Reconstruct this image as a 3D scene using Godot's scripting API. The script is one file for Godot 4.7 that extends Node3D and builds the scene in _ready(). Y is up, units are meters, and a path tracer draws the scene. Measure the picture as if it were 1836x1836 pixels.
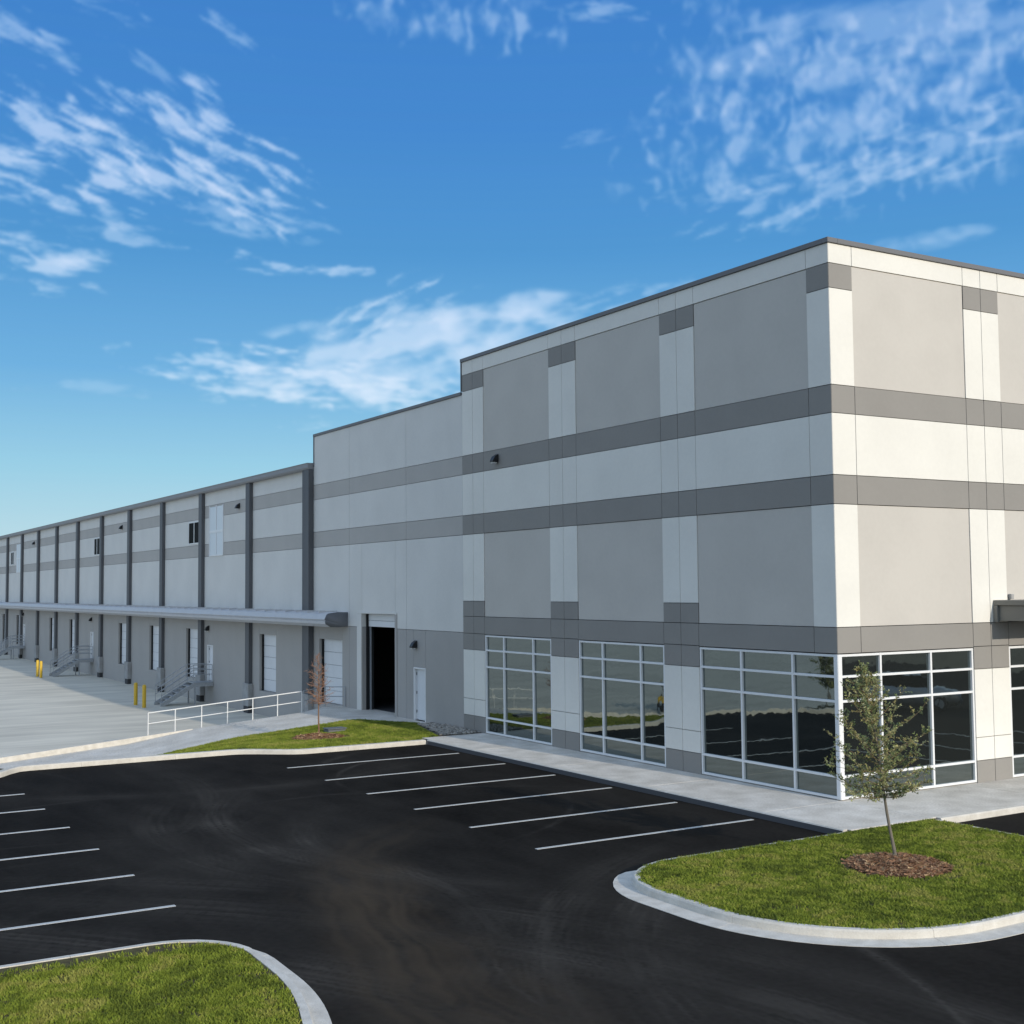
extends Node3D
# A new tilt-up warehouse with a truck court on the left, seen over its car park. Corner of the building at the origin:
# the shaded front runs along -x in the plane z = 0, the sunlit front along -z in the plane x = 0. y = 0 is the sidewalk.

var M := {}
var names := {}
var boxes := {}
var rng := RandomNumberGenerator.new()
var building: Node3D

# ---------------------------------------------------------------- helpers
func lin(r: float, g: float, b: float) -> Color:
	return Color(r, g, b).linear_to_srgb()

func numbered(called: String) -> String:
	var n: int = names.get(called, 0)
	names[called] = n + 1
	return called if n == 0 else "%s_%03d" % [called, n]

func top(o: Node3D, called: String, label: String, category: String, group := "", kind := "") -> Node3D:
	o.name = numbered(called)
	add_child(o)
	if label: o.set_meta("label", label)
	if category: o.set_meta("category", category)
	if group: o.set_meta("group", group)
	if kind: o.set_meta("kind", kind)
	return o

func struct(o: Node3D, called: String, label := "") -> Node3D:
	o.name = numbered(called)
	add_child(o)
	o.set_meta("kind", "structure")
	if label: o.set_meta("label", label)
	return o

func part(o: Node3D, called: String, parent: Node) -> Node3D:
	o.name = called
	parent.add_child(o, true)
	return o

func inst(mesh: Mesh, m: Material) -> MeshInstance3D:
	var o := MeshInstance3D.new()
	o.mesh = mesh
	o.material_override = m
	return o

# a box with slightly broken edges; equal sizes share one mesh
func box_mesh(s: Vector3, bev := 0.0) -> Mesh:
	var key := "%.3f %.3f %.3f %.3f" % [s.x, s.y, s.z, bev]
	if boxes.has(key): return boxes[key]
	var res: Mesh
	if bev <= 0.0:
		var b := BoxMesh.new()
		b.size = s
		res = b
	else:
		var st := SurfaceTool.new()
		st.begin(Mesh.PRIMITIVE_TRIANGLES)
		bevel_box(st, Vector3.ZERO, s, bev)
		st.generate_normals()
		res = st.commit()
	boxes[key] = res
	return res

func bevel_box(st: SurfaceTool, c: Vector3, s: Vector3, b: float) -> void:
	st.set_smooth_group(-1)
	var h := s / 2.0
	for ax in 3:
		for sg in [-1.0, 1.0]:
			var u := (ax + 1) % 3
			var v := (ax + 2) % 3
			var q: Array[Vector3] = []
			for k in [[-1, -1], [1, -1], [1, 1], [-1, 1]]:
				var p := Vector3.ZERO
				p[ax] = sg * h[ax]
				p[u] = k[0] * (h[u] - b)
				p[v] = k[1] * (h[v] - b)
				q.append(c + p)
			quad(st, q[0], q[1], q[2], q[3], sg > 0)
	for ax in 3:
		var u := (ax + 1) % 3
		var v := (ax + 2) % 3
		for su in [-1.0, 1.0]:
			for sv in [-1.0, 1.0]:
				var q: Array[Vector3] = []
				for k in [[-1, 0], [1, 0], [1, 1], [-1, 1]]:
					var p := Vector3.ZERO
					p[ax] = k[0] * (h[ax] - b)
					p[u] = su * (h[u] - (b if k[1] == 1 else 0.0))
					p[v] = sv * (h[v] - (0.0 if k[1] == 1 else b))
					q.append(c + p)
				quad(st, q[0], q[1], q[2], q[3], su * sv > 0)
	for sx in [-1.0, 1.0]:
		for sy in [-1.0, 1.0]:
			for sz in [-1.0, 1.0]:
				var p0 := c + Vector3(sx * h.x, sy * (h.y - b), sz * (h.z - b))
				var p1 := c + Vector3(sx * (h.x - b), sy * h.y, sz * (h.z - b))
				var p2 := c + Vector3(sx * (h.x - b), sy * (h.y - b), sz * h.z)
				if sx * sy * sz > 0: tri(st, p0, p2, p1)
				else: tri(st, p0, p1, p2)

func tri(st: SurfaceTool, a: Vector3, b: Vector3, c: Vector3) -> void:
	st.add_vertex(a); st.add_vertex(b); st.add_vertex(c)

# a b c d anticlockwise seen from outside when flip is true
func quad(st: SurfaceTool, a: Vector3, b: Vector3, c: Vector3, d: Vector3, flip := false) -> void:
	if flip:
		tri(st, a, c, b); tri(st, a, d, c)
	else:
		tri(st, a, b, c); tri(st, a, c, d)

func begin() -> SurfaceTool:
	var st := SurfaceTool.new()
	st.begin(Mesh.PRIMITIVE_TRIANGLES)
	return st

func done(st: SurfaceTool, m: Material) -> MeshInstance3D:
	st.generate_normals()
	return inst(st.commit(), m)

func block(parent: Node, called: String, lo: Vector3, hi: Vector3, m: Material, bev := 0.0) -> MeshInstance3D:
	var o := inst(box_mesh(hi - lo, bev), m)
	o.position = (lo + hi) / 2.0
	part(o, called, parent)
	return o

func tube(st: SurfaceTool, a: Vector3, b: Vector3, ra: float, rb: float, n := 8, caps := true) -> void:
	var d := (b - a).normalized()
	var u := d.cross(Vector3.UP if absf(d.y) < 0.9 else Vector3.RIGHT).normalized()
	var v := d.cross(u)
	for i in n:
		var t0 := TAU * i / n
		var t1 := TAU * (i + 1) / n
		var e0 := u * cos(t0) + v * sin(t0)
		var e1 := u * cos(t1) + v * sin(t1)
		st.set_smooth_group(1)
		quad(st, a + e0 * ra, a + e1 * ra, b + e1 * rb, b + e0 * rb, true)
		if caps:
			st.set_smooth_group(-1)
			tri(st, a, a + e0 * ra, a + e1 * ra)
			tri(st, b, b + e1 * rb, b + e0 * rb)

func pipe(parent: Node, called: String, pts: Array, r: float, m: Material) -> void:
	var st := begin()
	for i in pts.size() - 1: tube(st, pts[i], pts[i + 1], r, r, 8)
	part(done(st, m), called, parent)

# ---------------------------------------------------------------- textures and materials
func noise(sd: int, freq: float, oct := 4) -> FastNoiseLite:
	var n := FastNoiseLite.new()
	n.seed = sd
	n.noise_type = FastNoiseLite.TYPE_SIMPLEX_SMOOTH
	n.frequency = freq
	n.fractal_type = FastNoiseLite.FRACTAL_FBM if oct > 1 else FastNoiseLite.FRACTAL_NONE
	n.fractal_octaves = oct
	return n

# grey multiplier texture: sum of a coarse and a fine seamless noise between lo and hi
func mottle(sd: int, size: int, f1: float, f2: float, lo: float, hi: float, fine := 0.35, tint := Color(1, 1, 1)) -> ImageTexture:
	var a := noise(sd, f1, 4).get_seamless_image(size, size).get_data()
	var b := noise(sd + 7, f2, 2).get_seamless_image(size, size).get_data()
	var out := PackedByteArray()
	out.resize(size * size * 3)
	for i in size * size:
		var t := (a[i] * (1.0 - fine) + b[i] * fine) / 255.0
		var v := lo + (hi - lo) * t
		out[i * 3] = int(255.0 * clampf(v * lerpf(tint.r, 1.0, t), 0, 1))
		out[i * 3 + 1] = int(255.0 * clampf(v * lerpf(tint.g, 1.0, t), 0, 1))
		out[i * 3 + 2] = int(255.0 * clampf(v * lerpf(tint.b, 1.0, t), 0, 1))
	return ImageTexture.create_from_image(Image.create_from_data(size, size, false, Image.FORMAT_RGB8, out))

func bump(sd: int, size: int, f: float, strength: float) -> ImageTexture:
	var im := noise(sd, f, 3).get_seamless_image(size, size)
	im.convert(Image.FORMAT_RGBA8)
	im.bump_map_to_normal_map(strength)
	return ImageTexture.create_from_image(im)

func mk(key: String, c: Color, rough := 0.85, tex: Texture2D = null, scale := 0.1, nrm: Texture2D = null, nscale := 1.0) -> StandardMaterial3D:
	var m := StandardMaterial3D.new()
	m.albedo_color = c
	m.roughness = rough
	if tex:
		m.albedo_texture = tex
		m.uv1_triplanar = true
		m.uv1_world_triplanar = true
		m.uv1_scale = Vector3.ONE * scale
	if nrm:
		m.normal_enabled = true
		m.normal_texture = nrm
		m.normal_scale = nscale
		m.uv1_triplanar = true
		m.uv1_world_triplanar = true
		m.uv1_scale = Vector3.ONE * scale
	m.resource_name = key
	M[key] = m
	return m

func materials() -> void:
	var paint := mottle(3, 512, 0.006, 0.09, 0.965, 1.015, 0.3)
	var conc := mottle(11, 512, 0.008, 0.12, 0.80, 1.04, 0.4, Color(1.0, 0.985, 0.955))
	var pbump := bump(21, 256, 0.06, 1.2)
	var cbump := bump(22, 256, 0.2, 3.0)
	mk("white", lin(0.80, 0.775, 0.705), 0.8, paint, 0.12, pbump, 0.10)
	mk("panel", lin(0.575, 0.54, 0.485), 0.8, paint, 0.12, pbump, 0.10)
	mk("band", lin(0.285, 0.268, 0.243), 0.75, paint, 0.12, pbump, 0.10)
	mk("band_light", lin(0.46, 0.435, 0.40), 0.8, paint, 0.12, pbump, 0.10)
	mk("white_link", lin(0.70, 0.68, 0.635), 0.8, paint, 0.12, pbump, 0.10)
	mk("wainscot", lin(0.40, 0.38, 0.355), 0.8, paint, 0.12, pbump, 0.10)
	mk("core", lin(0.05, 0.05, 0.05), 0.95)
	mk("coping", lin(0.155, 0.155, 0.16), 0.55)
	mk("pilaster", lin(0.10, 0.102, 0.108), 0.6, paint, 0.2)
	mk("gutter", lin(0.25, 0.25, 0.255), 0.55)
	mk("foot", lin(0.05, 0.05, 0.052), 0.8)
	mk("base_block", lin(0.42, 0.42, 0.42), 0.85, conc, 0.3)
	mk("frame", lin(0.78, 0.78, 0.77), 0.45)
	mk("door_white", lin(0.74, 0.75, 0.76), 0.5, paint, 0.2)
	mk("rubber", lin(0.012, 0.012, 0.013), 0.9)
	mk("lamp_black", lin(0.012, 0.012, 0.014), 0.45)
	mk("lens", lin(0.6, 0.6, 0.58), 0.2)
	var g := mk("glass", lin(0.205, 0.235, 0.225), 0.02, null, 0.35, bump(31, 256, 0.014, 1.0), 0.075)
	g.metallic = 0.94
	mk("frosted", lin(0.66, 0.70, 0.72), 0.35)
	var gal := mk("galvanized", lin(0.50, 0.52, 0.54), 0.5, mottle(41, 256, 0.03, 0.2, 0.8, 1.0), 1.2)
	gal.metallic = 0.35
	mk("canopy", lin(0.56, 0.555, 0.56), 0.55, paint, 0.3)
	mk("canopy_end", lin(0.15, 0.15, 0.155), 0.6)
	mk("canopy_entry", lin(0.19, 0.185, 0.165), 0.6)
	mk("rail_white", lin(0.72, 0.72, 0.70), 0.5)
	mk("yellow", lin(0.78, 0.50, 0.035), 0.45, mottle(43, 256, 0.05, 0.25, 0.85, 1.02), 1.5)
	mk("sidewalk", lin(0.78, 0.735, 0.665), 0.9, conc, 0.22, cbump, 0.15)
	mk("curb", lin(0.74, 0.705, 0.635), 0.9, mottle(13, 512, 0.012, 0.2, 0.80, 1.04, 0.45, Color(1.0, 0.985, 0.96)), 0.4, cbump, 0.15)
	mk("ramp", lin(0.74, 0.705, 0.645), 0.9, conc, 0.15, cbump, 0.4)
	mk("face_strip", lin(0.085, 0.085, 0.09), 0.9)  # dark tone of the strip on the curb face
	mk("joint", lin(0.10, 0.095, 0.085), 0.95)
	mk("stripe", lin(0.72, 0.72, 0.69), 0.7, mottle(45, 256, 0.05, 0.3, 0.72, 1.03, 0.6), 1.0)
	mk("soil", lin(0.13, 0.125, 0.035), 0.95, mottle(47, 512, 0.02, 0.2, 0.5, 1.05, 0.5, Color(1.0, 0.85, 0.75)), 0.5)
	mk("field", lin(0.16, 0.15, 0.10), 0.95, mottle(48, 512, 0.01, 0.2, 0.6, 1.05, 0.4, Color(1.0, 0.9, 0.8)), 0.05)
	mk("dirt", lin(0.21, 0.185, 0.15), 0.95, mottle(49, 512, 0.03, 0.25, 0.55, 1.05, 0.5), 0.6, cbump, 1.0)
	mk("bark_pale", lin(0.26, 0.23, 0.18), 0.9, mottle(51, 256, 0.06, 0.3, 0.6, 1.05), 6.0)
	mk("bark_orange", lin(0.30, 0.17, 0.10), 0.9, mottle(52, 256, 0.06, 0.3, 0.7, 1.05), 6.0)
	mk("car_paint", lin(0.42, 0.43, 0.44), 0.3).metallic = 0.5
	mk("car_glass", lin(0.012, 0.013, 0.014), 0.35).metallic_specular = 0.05
	mk("box_grey", lin(0.13, 0.14, 0.15), 0.7)
	var tint := StandardMaterial3D.new()
	tint.vertex_color_use_as_albedo = true
	tint.roughness = 0.85
	tint.backlight_enabled = true
	tint.backlight = Color(0.25, 0.25, 0.25)
	M["tinted"] = tint
	var dull := StandardMaterial3D.new()
	dull.vertex_color_use_as_albedo = true
	dull.roughness = 0.95
	M["tinted_dull"] = dull
	# truck court: broom-finished slabs with long drainage and tyre stains
	var n := 768
	var na := noise(61, 0.006, 4)
	var nb := noise(62, 0.02, 3)
	var out := PackedByteArray()
	out.resize(n * n * 3)
	for y in n:
		for x in n:
			var s := na.get_noise_2d(x * 0.55, y * 2.6) * 0.5 + nb.get_noise_2d(x * 0.3, y * 3.0) * 0.28 + na.get_noise_2d(x * 0.7 + 900, y * 0.7) * 0.4
			var v := clampf(0.93 + s * 0.15, 0.6, 1.0)
			var i := (y * n + x) * 3
			out[i] = int(255 * v)
			out[i + 1] = int(255 * v * 0.995)
			out[i + 2] = int(255 * v * 0.965)
	var ct := ImageTexture.create_from_image(Image.create_from_data(n, n, false, Image.FORMAT_RGB8, out))
	var cm := mk("court", lin(0.74, 0.695, 0.615), 0.9)
	cm.albedo_texture = ct
	asphalt_material()

# asphalt: fresh binder with paving lanes, tyre sweeps and sand tracked in from the site, over 56 m x 56 m
const AX := -22.0
const AZ := -12.0
const AS := 56.0
func asphalt_material() -> void:
	var n := 1024
	var g := PackedFloat32Array()
	g.resize(n * n)
	var sand := PackedFloat32Array()
	sand.resize(n * n)
	var marks := PackedFloat32Array()
	marks.resize(n * n)
	var n1 := noise(71, 0.006, 4)
	var n2 := noise(72, 0.05, 3)
	var n3 := noise(73, 0.35, 2)
	for y in n:
		var wz := AZ + AS * y / n
		for x in n:
			var v := 0.0185 + n1.get_noise_2d(x, y * 1.6) * 0.009 + n2.get_noise_2d(x * 0.35, y) * 0.005 + n3.get_noise_2d(x, y) * 0.004
			var lane := wz + n1.get_noise_2d(x * 0.3, 7.0) * 0.6
			if lane > 8.9 and lane < 12.9: v += 0.0022
			elif lane > 12.9 and lane < 16.3: v += 0.0008
			g[y * n + x] = v
	# tyre sweeps: arcs of dusted rubber, centre x z, radius, from, to (degrees), width, strength
	var r := RandomNumberGenerator.new()
	r.seed = 77
	var sweeps := [[-4.5, 3.5, 10.2, 40, 135, 0.5, 0.020], [-4.5, 3.5, 11.6, 35, 130, 0.6, 0.012], [-2.0, 6.5, 6.2, 20, 150, 0.35, 0.012], [-2.0, 6.5, 7.6, 20, 140, 0.3, 0.010],
		[1.5, 20.0, 8.0, 200, 330, 0.5, 0.014], [1.5, 20.0, 6.6, 210, 320, 0.4, 0.012], [14.0, 30.0, 19.0, 205, 285, 0.7, 0.012], [14.0, 30.0, 20.6, 205, 285, 0.5, 0.011],
		[13.0, 2.0, 11.2, 90, 170, 0.6, 0.013], [13.0, 2.0, 12.6, 85, 165, 0.5, 0.012], [20.0, 40.0, 28.0, 200, 270, 0.8, 0.011], [-20, 11, 9.0, -60, 60, 0.5, 0.009], [-14, 26, 14.0, 235, 330, 0.6, 0.010]]
	for k in 40:
		sweeps.append([r.randf_range(-14, 22), r.randf_range(-2, 34), r.randf_range(4, 16), r.randf_range(0, 360), 0, r.randf_range(0.06, 0.16), r.randf_range(0.006, 0.014)])
		sweeps[-1][4] = sweeps[-1][3] + r.randf_range(35, 90)
	for s in sweeps:
		var rad: float = s[2]
		var a0 := deg_to_rad(s[3])
		var a1 := deg_to_rad(s[4])
		var steps := int(absf(a1 - a0) * rad / 0.045)
		var wide_px := float(s[5]) / AS * n
		var wpx := int(ceil(wide_px * 1.7))
		for i in steps:
			var t := float(i) / steps
			var a := lerpf(a0, a1, t)
			var cx := (float(s[0]) + cos(a) * rad - AX) / AS * n
			var cy := (float(s[1]) + sin(a) * rad - AZ) / AS * n
			var amp := float(s[6]) * sin(PI * t) * clampf(0.6 + 0.9 * n1.get_noise_2d(cx * 2.0, cy * 2.0), 0.1, 1.3)
			for e in range(-wpx * 2, wpx * 2 + 1):
				var dx := e * 0.5
				var px := int(cx + cos(a) * dx)
				var py := int(cy + sin(a) * dx)
				if px < 0 or py < 0 or px >= n or py >= n: continue
				var q := dx / wide_px
				var v := amp * exp(-q * q) * clampf(0.65 + 1.1 * n3.get_noise_2d(dx * 4.0 + rad * 31.0, t * 14.0), 0.0, 1.4)
				if v > marks[py * n + px]: marks[py * n + px] = v
	for i in n * n: g[i] += marks[i] * 2.1
	# sand dragged in along the wheel path that comes from between the two islands
	var path := [Vector2(16, 16.0), Vector2(11, 15.2), Vector2(7.6, 14.6), Vector2(4.4, 14.2), Vector2(1.6, 13.6), Vector2(-0.9, 12.4), Vector2(-3.2, 10.4), Vector2(-5.0, 8.6)]
	var wide := [2.0, 1.8, 1.5, 1.25, 1.2, 1.0, 0.8, 0.6]
	var strong := [0.35, 0.55, 0.75, 0.9, 0.95, 0.6, 0.25, 0.0]
	for y in range(int((6.0 - AZ) / AS * n), int((20.0 - AZ) / AS * n)):
		for x in range(int((-8.0 - AX) / AS * n), int((18.0 - AX) / AS * n)):
			var p := Vector2(AX + AS * x / n, AZ + AS * y / n)
			p += Vector2(n1.get_noise_2d(x * 1.5, y * 1.5), n1.get_noise_2d(x * 1.5 + 500, y * 1.5)) * 0.8
			var best := 0.0
			var along := 0.0
			var across := 0.0
			for i in path.size() - 1:
				var e: Vector2 = path[i + 1] - path[i]
				var t := clampf((p - path[i]).dot(e) / e.length_squared(), 0, 1)
				var q: Vector2 = p - (path[i] + e * t)
				var d := q.length() / lerpf(wide[i], wide[i + 1], t)
				var v := exp(-pow(d, 3.0) * 1.2) * lerpf(strong[i], strong[i + 1], t)
				if v > best:
					best = v
					along = i + t
					across = q.length() * signf(e.cross(q))
			if best > 0.01:
				sand[y * n + x] = best * clampf(0.80 + 0.55 * n3.get_noise_2d(across * 9.0, along * 1.2) + 0.45 * n2.get_noise_2d(x * 0.5, y * 0.5), 0.1, 1.2)
	var out := PackedByteArray()
	out.resize(n * n * 3)
	var lut := PackedByteArray()
	lut.resize(2001)
	for i in 2001: lut[i] = int(round(255.0 * lin(i / 10000.0, 0, 0).r))
	for i in n * n:
		var v := maxf(g[i], 0.006)
		var s := minf(1.0, sand[i] * 0.72)
		out[i * 3] = lut[int(10000 * clampf(lerpf(v * 1.08, 0.068, s), 0, 0.2))]
		out[i * 3 + 1] = lut[int(10000 * clampf(lerpf(v * 0.97, 0.052, s), 0, 0.2))]
		out[i * 3 + 2] = lut[int(10000 * clampf(lerpf(v * 0.84, 0.036, s), 0, 0.2))]
	var m := mk("asphalt", Color(1, 1, 1), 0.92)
	m.albedo_texture = ImageTexture.create_from_image(Image.create_from_data(n, n, false, Image.FORMAT_RGB8, out))
	m.metallic_specular = 0.12

# ---------------------------------------------------------------- sky
const CAM := Vector3(22.302, 5.271, 22.826)
const YAW := 0.5441
const PITCH := 0.0608
const ROLL := -0.0088
const SUNWARD := Vector3(1.0, 0.30, -0.091)
const FOCAL := 2239.18   # in pixels of the 1836-pixel photograph

func cam_basis() -> Basis:
	var d := Vector3(-cos(YAW) * cos(PITCH), sin(PITCH), -sin(YAW) * cos(PITCH))
	var r := d.cross(Vector3.UP).normalized()
	var u := r.cross(d)
	return Basis(r * cos(ROLL) + u * sin(ROLL), u * cos(ROLL) - r * sin(ROLL), -d)

func toward(px: float, py: float) -> Vector3:
	return (cam_basis() * Vector3((px - 918.0) / FOCAL, -(py - 918.0) / FOCAL, -1.0)).normalized()

func air(el: float) -> Color:
	# clear air by height above the horizon (linear)
	var keys := [[-0.02, Color(0.429, 0.578, 0.629)], [0.04, Color(0.372, 0.545, 0.615)], [0.095, Color(0.253, 0.484, 0.615)], [0.17, Color(0.128, 0.342, 0.579)], [0.265, Color(0.067, 0.243, 0.503)], [0.36, Color(0.049, 0.196, 0.486)], [0.45, Color(0.041, 0.173, 0.464)], [0.8, Color(0.036, 0.146, 0.413)], [1.6, Color(0.036, 0.133, 0.378)]]
	if el <= keys[0][0]: return keys[0][1]
	for i in keys.size() - 1:
		if el < keys[i + 1][0]:
			return (keys[i][1] as Color).lerp(keys[i + 1][1], (el - keys[i][0]) / (keys[i + 1][0] - keys[i][0]))
	return keys[-1][1]

func make_sky() -> ImageTexture:
	var W := 4096
	var H := 2048
	var img := Image.create(W, H, false, Image.FORMAT_RGB8)
	for y in H:
		img.fill_rect(Rect2i(0, y, W, 1), air((0.5 - (y + 0.5) / H) * PI).linear_to_srgb())
	var data := img.get_data()
	# cloud patches: direction, half length, half height (radians), tilt (positive falls to the right), density, kind (0 streaks, 1 ripples, 2 bank)
	var patches := []
	var k := 1.0 / FOCAL
	for c in [[1640, 50, 270, 80, -0.05, 0.50, 2], [1500, 215, 310, 135, -0.10, 0.60, 1], [1700, 170, 220, 120, 0.1, 0.50, 1], [1620, 288, 330, 48, -0.24, 0.55, 0], [1430, 325, 220, 26, -0.06, 0.42, 0], [1300, 120, 130, 110, 0.3, 0.45, 1],
			[110, 230, 230, 36, 0.42, 0.92, 0], [260, 275, 200, 42, 0.45, 0.92, 0], [430, 320, 130, 74, 0.40, 0.90, 0], [345, 205, 62, 52, 0.55, 0.9, 0], [60, 300, 170, 44, 0.25, 0.95, 0], [440, 385, 130, 32, 0.15, 0.5, 0],
			[50, 445, 130, 34, 0.10, 0.90, 0], [135, 468, 50, 15, 0.0, 0.85, 2], [90, 370, 110, 26, 0.12, 0.6, 0], [40, 500, 110, 22, 0.1, 0.6, 0], [240, 425, 110, 18, 0.1, 0.6, 0],
			[760, 630, 270, 84, -0.12, 0.92, 2], [880, 585, 170, 52, -0.08, 0.80, 2], [560, 680, 290, 42, 0.12, 0.95, 0], [420, 660, 110, 24, 0.05, 0.9, 0], [640, 715, 240, 26, 0.04, 0.85, 0], [700, 560, 110, 50, -0.5, 0.75, 0], [1090, 540, 130, 26, -0.2, 0.45, 0], [580, 760, 90, 12, 0.0, 0.5, 0],
			[780, 15, 190, 55, 0.15, 0.62, 1], [1070, 12, 90, 20, 0.1, 0.6, 0], [470, 478, 60, 12, 0.1, 0.7, 0], [590, 484, 70, 16, -0.06, 0.8, 0], [395, 453, 50, 10, 0.05, 0.6, 0], [1655, 432, 95, 17, -0.08, 0.55, 2], [245, 172, 62, 22, 0.5, 0.8, 0],
			[98, 95, 42, 26, 0.3, 0.6, 0], [420, 62, 75, 14, 0.55, 0.55, 0], [250, 115, 70, 16, 0.5, 0.4, 0], [190, 8, 60, 24, 0.2, 0.5, 0], [15, 40, 60, 34, 0.4, 0.6, 0], [1090, 240, 70, 14, -0.2, 0.3, 0], [130, 692, 130, 16, 0.05, 0.28, 0]]:
		patches.append([toward(c[0], c[1]), c[2] * k, c[3] * k, c[4], c[5], c[6]])
	# the same broken cirrus all the way round, outside the view as well
	var r := RandomNumberGenerator.new()
	r.seed = 5
	var view := toward(918, 600)
	var tries := 0
	while patches.size() < 110 and tries < 900:
		tries += 1
		var az := r.randf() * TAU
		var el := asin(pow(r.randf(), 1.3) * 0.86 + 0.05)
		var d := Vector3(cos(az) * cos(el), sin(el), sin(az) * cos(el))
		var s := r.randf_range(0.07, 0.19)
		if d.dot(view) > cos(0.60 + s * 1.3): continue
		var kind := [0, 0, 1, 2][r.randi() % 4] as int
		patches.append([d, s, s * r.randf_range(0.25, 0.55), r.randf_range(-0.3, 0.35), r.randf_range(0.6, 0.95), kind])
	var nA := noise(101, 1.0, 5)
	var nB := noise(102, 1.0, 4)
	var nC := noise(103, 1.0, 3)
	var num := 0
	for p in patches:
		num += 1
		var c: Vector3 = p[0]
		var east := c.cross(Vector3.UP).normalized()
		var north := east.cross(c)
		var ax := east * cos(p[3]) - north * sin(p[3])
		var ay := north * cos(p[3]) + east * sin(p[3])
		var el0 := asin(c.y)
		var az0 := atan2(c.x, -c.z)
		var hl: float = p[1] * 1.35
		var hh: float = p[2] * 1.35
		var reach_el := absf(sin(p[3])) * hl + hh
		var reach_az := (hl + hh * absf(sin(p[3]))) / maxf(cos(minf(el0 + reach_el, 1.45)), 0.12)
		var y0 := maxi(0, int((0.5 - (el0 + reach_el) / PI) * H))
		var y1 := mini(H / 2 - 6, int((0.5 - (el0 - reach_el) / PI) * H))
		var x0 := int((az0 - reach_az) / TAU * W)
		var x1 := int((az0 + reach_az) / TAU * W)
		if x1 - x0 > W: x1 = x0 + W
		for y in range(y0, y1):
			var el := (0.5 - (y + 0.5) / H) * PI
			var ce := cos(el)
			var se := sin(el)
			for xx in range(x0, x1):
				var x := posmod(xx, W)
				var az := (xx + 0.5) / W * TAU
				var d := Vector3(sin(az) * ce, se, -cos(az) * ce)
				var ux := d.dot(ax)
				var uy := d.dot(ay)
				var lx := ux / hl
				var ly := uy / hh
				var rr := lx * lx + ly * ly
				if rr > 1.0 or d.dot(c) < 0.0: continue
				var X := ux * FOCAL + num * 977.0
				var Y := uy * FOCAL + num * 313.0
				var w := nC.get_noise_2d(X / 120.0, Y / 80.0)
				var mask := (1.0 - rr) + w * 0.75
				if mask <= 0.0: continue
				mask *= minf(1.0, (1.0 - rr) * 4.0)
				var v := 0.0
				if p[5] == 1:
					var f := nA.get_noise_2d(X / 52.0, Y / 70.0)
					var g := nB.get_noise_2d(X / 150.0 + 40.0, Y / 80.0)
					var rip := sin(X / 7.5 + nC.get_noise_2d(X / 110.0, Y / 110.0 + 9.0) * 7.0 + (Y - num * 313.0) * 0.012)
					v = smoothstep(0.22, 1.15, mask * 0.52 + f * 0.55 + g * 0.40 + rip * 0.26 * (0.6 + f) + 0.10)
				elif p[5] == 2:
					var f2 := nA.get_noise_2d(X / 240.0 + w * 0.3, Y / 58.0 + w * 0.25)
					v = smoothstep(0.05, 1.25, mask * 0.95 + f2 * 0.85)
				else:
					var f3 := nA.get_noise_2d(X / 150.0 + w * 0.3, Y / 36.0 + w * 0.3) + 0.35 * nB.get_noise_2d(X / 60.0, Y / 12.0)
					v = smoothstep(0.30, 1.12, mask * 0.56 + f3 * 1.0 + 0.06)
				v *= p[4] * 0.70 * minf(1.0, (1.0 - rr) * 3.0)
				if v < 0.004: continue
				v = minf(v, 0.93)
				var i := (y * W + x) * 3
				var high := clampf(el / 0.3, 0.0, 1.0)
				data[i] = int(lerpf(data[i], lerpf(208.0, 196.0, high), v))
				data[i + 1] = int(lerpf(data[i + 1], lerpf(222.0, 207.0, high), v))
				data[i + 2] = int(lerpf(data[i + 2], lerpf(230.0, 229.0, high), v))
	# the broken cirrus thickens away from the clear gap in the view: the soft, nearly neutral light in the shade comes from it
	for yb in range(0, H / 4 - 2):
		var el := (0.5 - (yb * 2 + 1.0) / H) * PI
		var ce := cos(el)
		var se := sin(el)
		var inv := 1.0 / (se + 0.18)
		for xb in W / 2:
			var az := (xb * 2 + 1.0) / W * TAU
			var d := Vector3(sin(az) * ce, se, -cos(az) * ce)
			var off := d.dot(view)
			if off > 0.80: continue
			var qx := d.x * inv
			var qz := d.z * inv
			var w := nC.get_noise_2d(qx * 0.9, qz * 0.9)
			var v := smoothstep(-0.70, 0.36, nA.get_noise_2d(qx * 1.5 + w, qz * 3.4 + w) + w * 0.4) * 0.86 * smoothstep(0.80, 0.55, off)
			if v < 0.01: continue
			for j in 2:
				for i2 in 2:
					var i := ((yb * 2 + j) * W + xb * 2 + i2) * 3
					data[i] = int(lerpf(data[i], 211.0, v))
					data[i + 1] = int(lerpf(data[i + 1], 219.0, v))
					data[i + 2] = int(lerpf(data[i + 2], 232.0, v))
	# bright air round the sun, behind the camera's left shoulder
	var sd := SUNWARD.normalized()
	var saz := atan2(sd.x, -sd.z)
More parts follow.
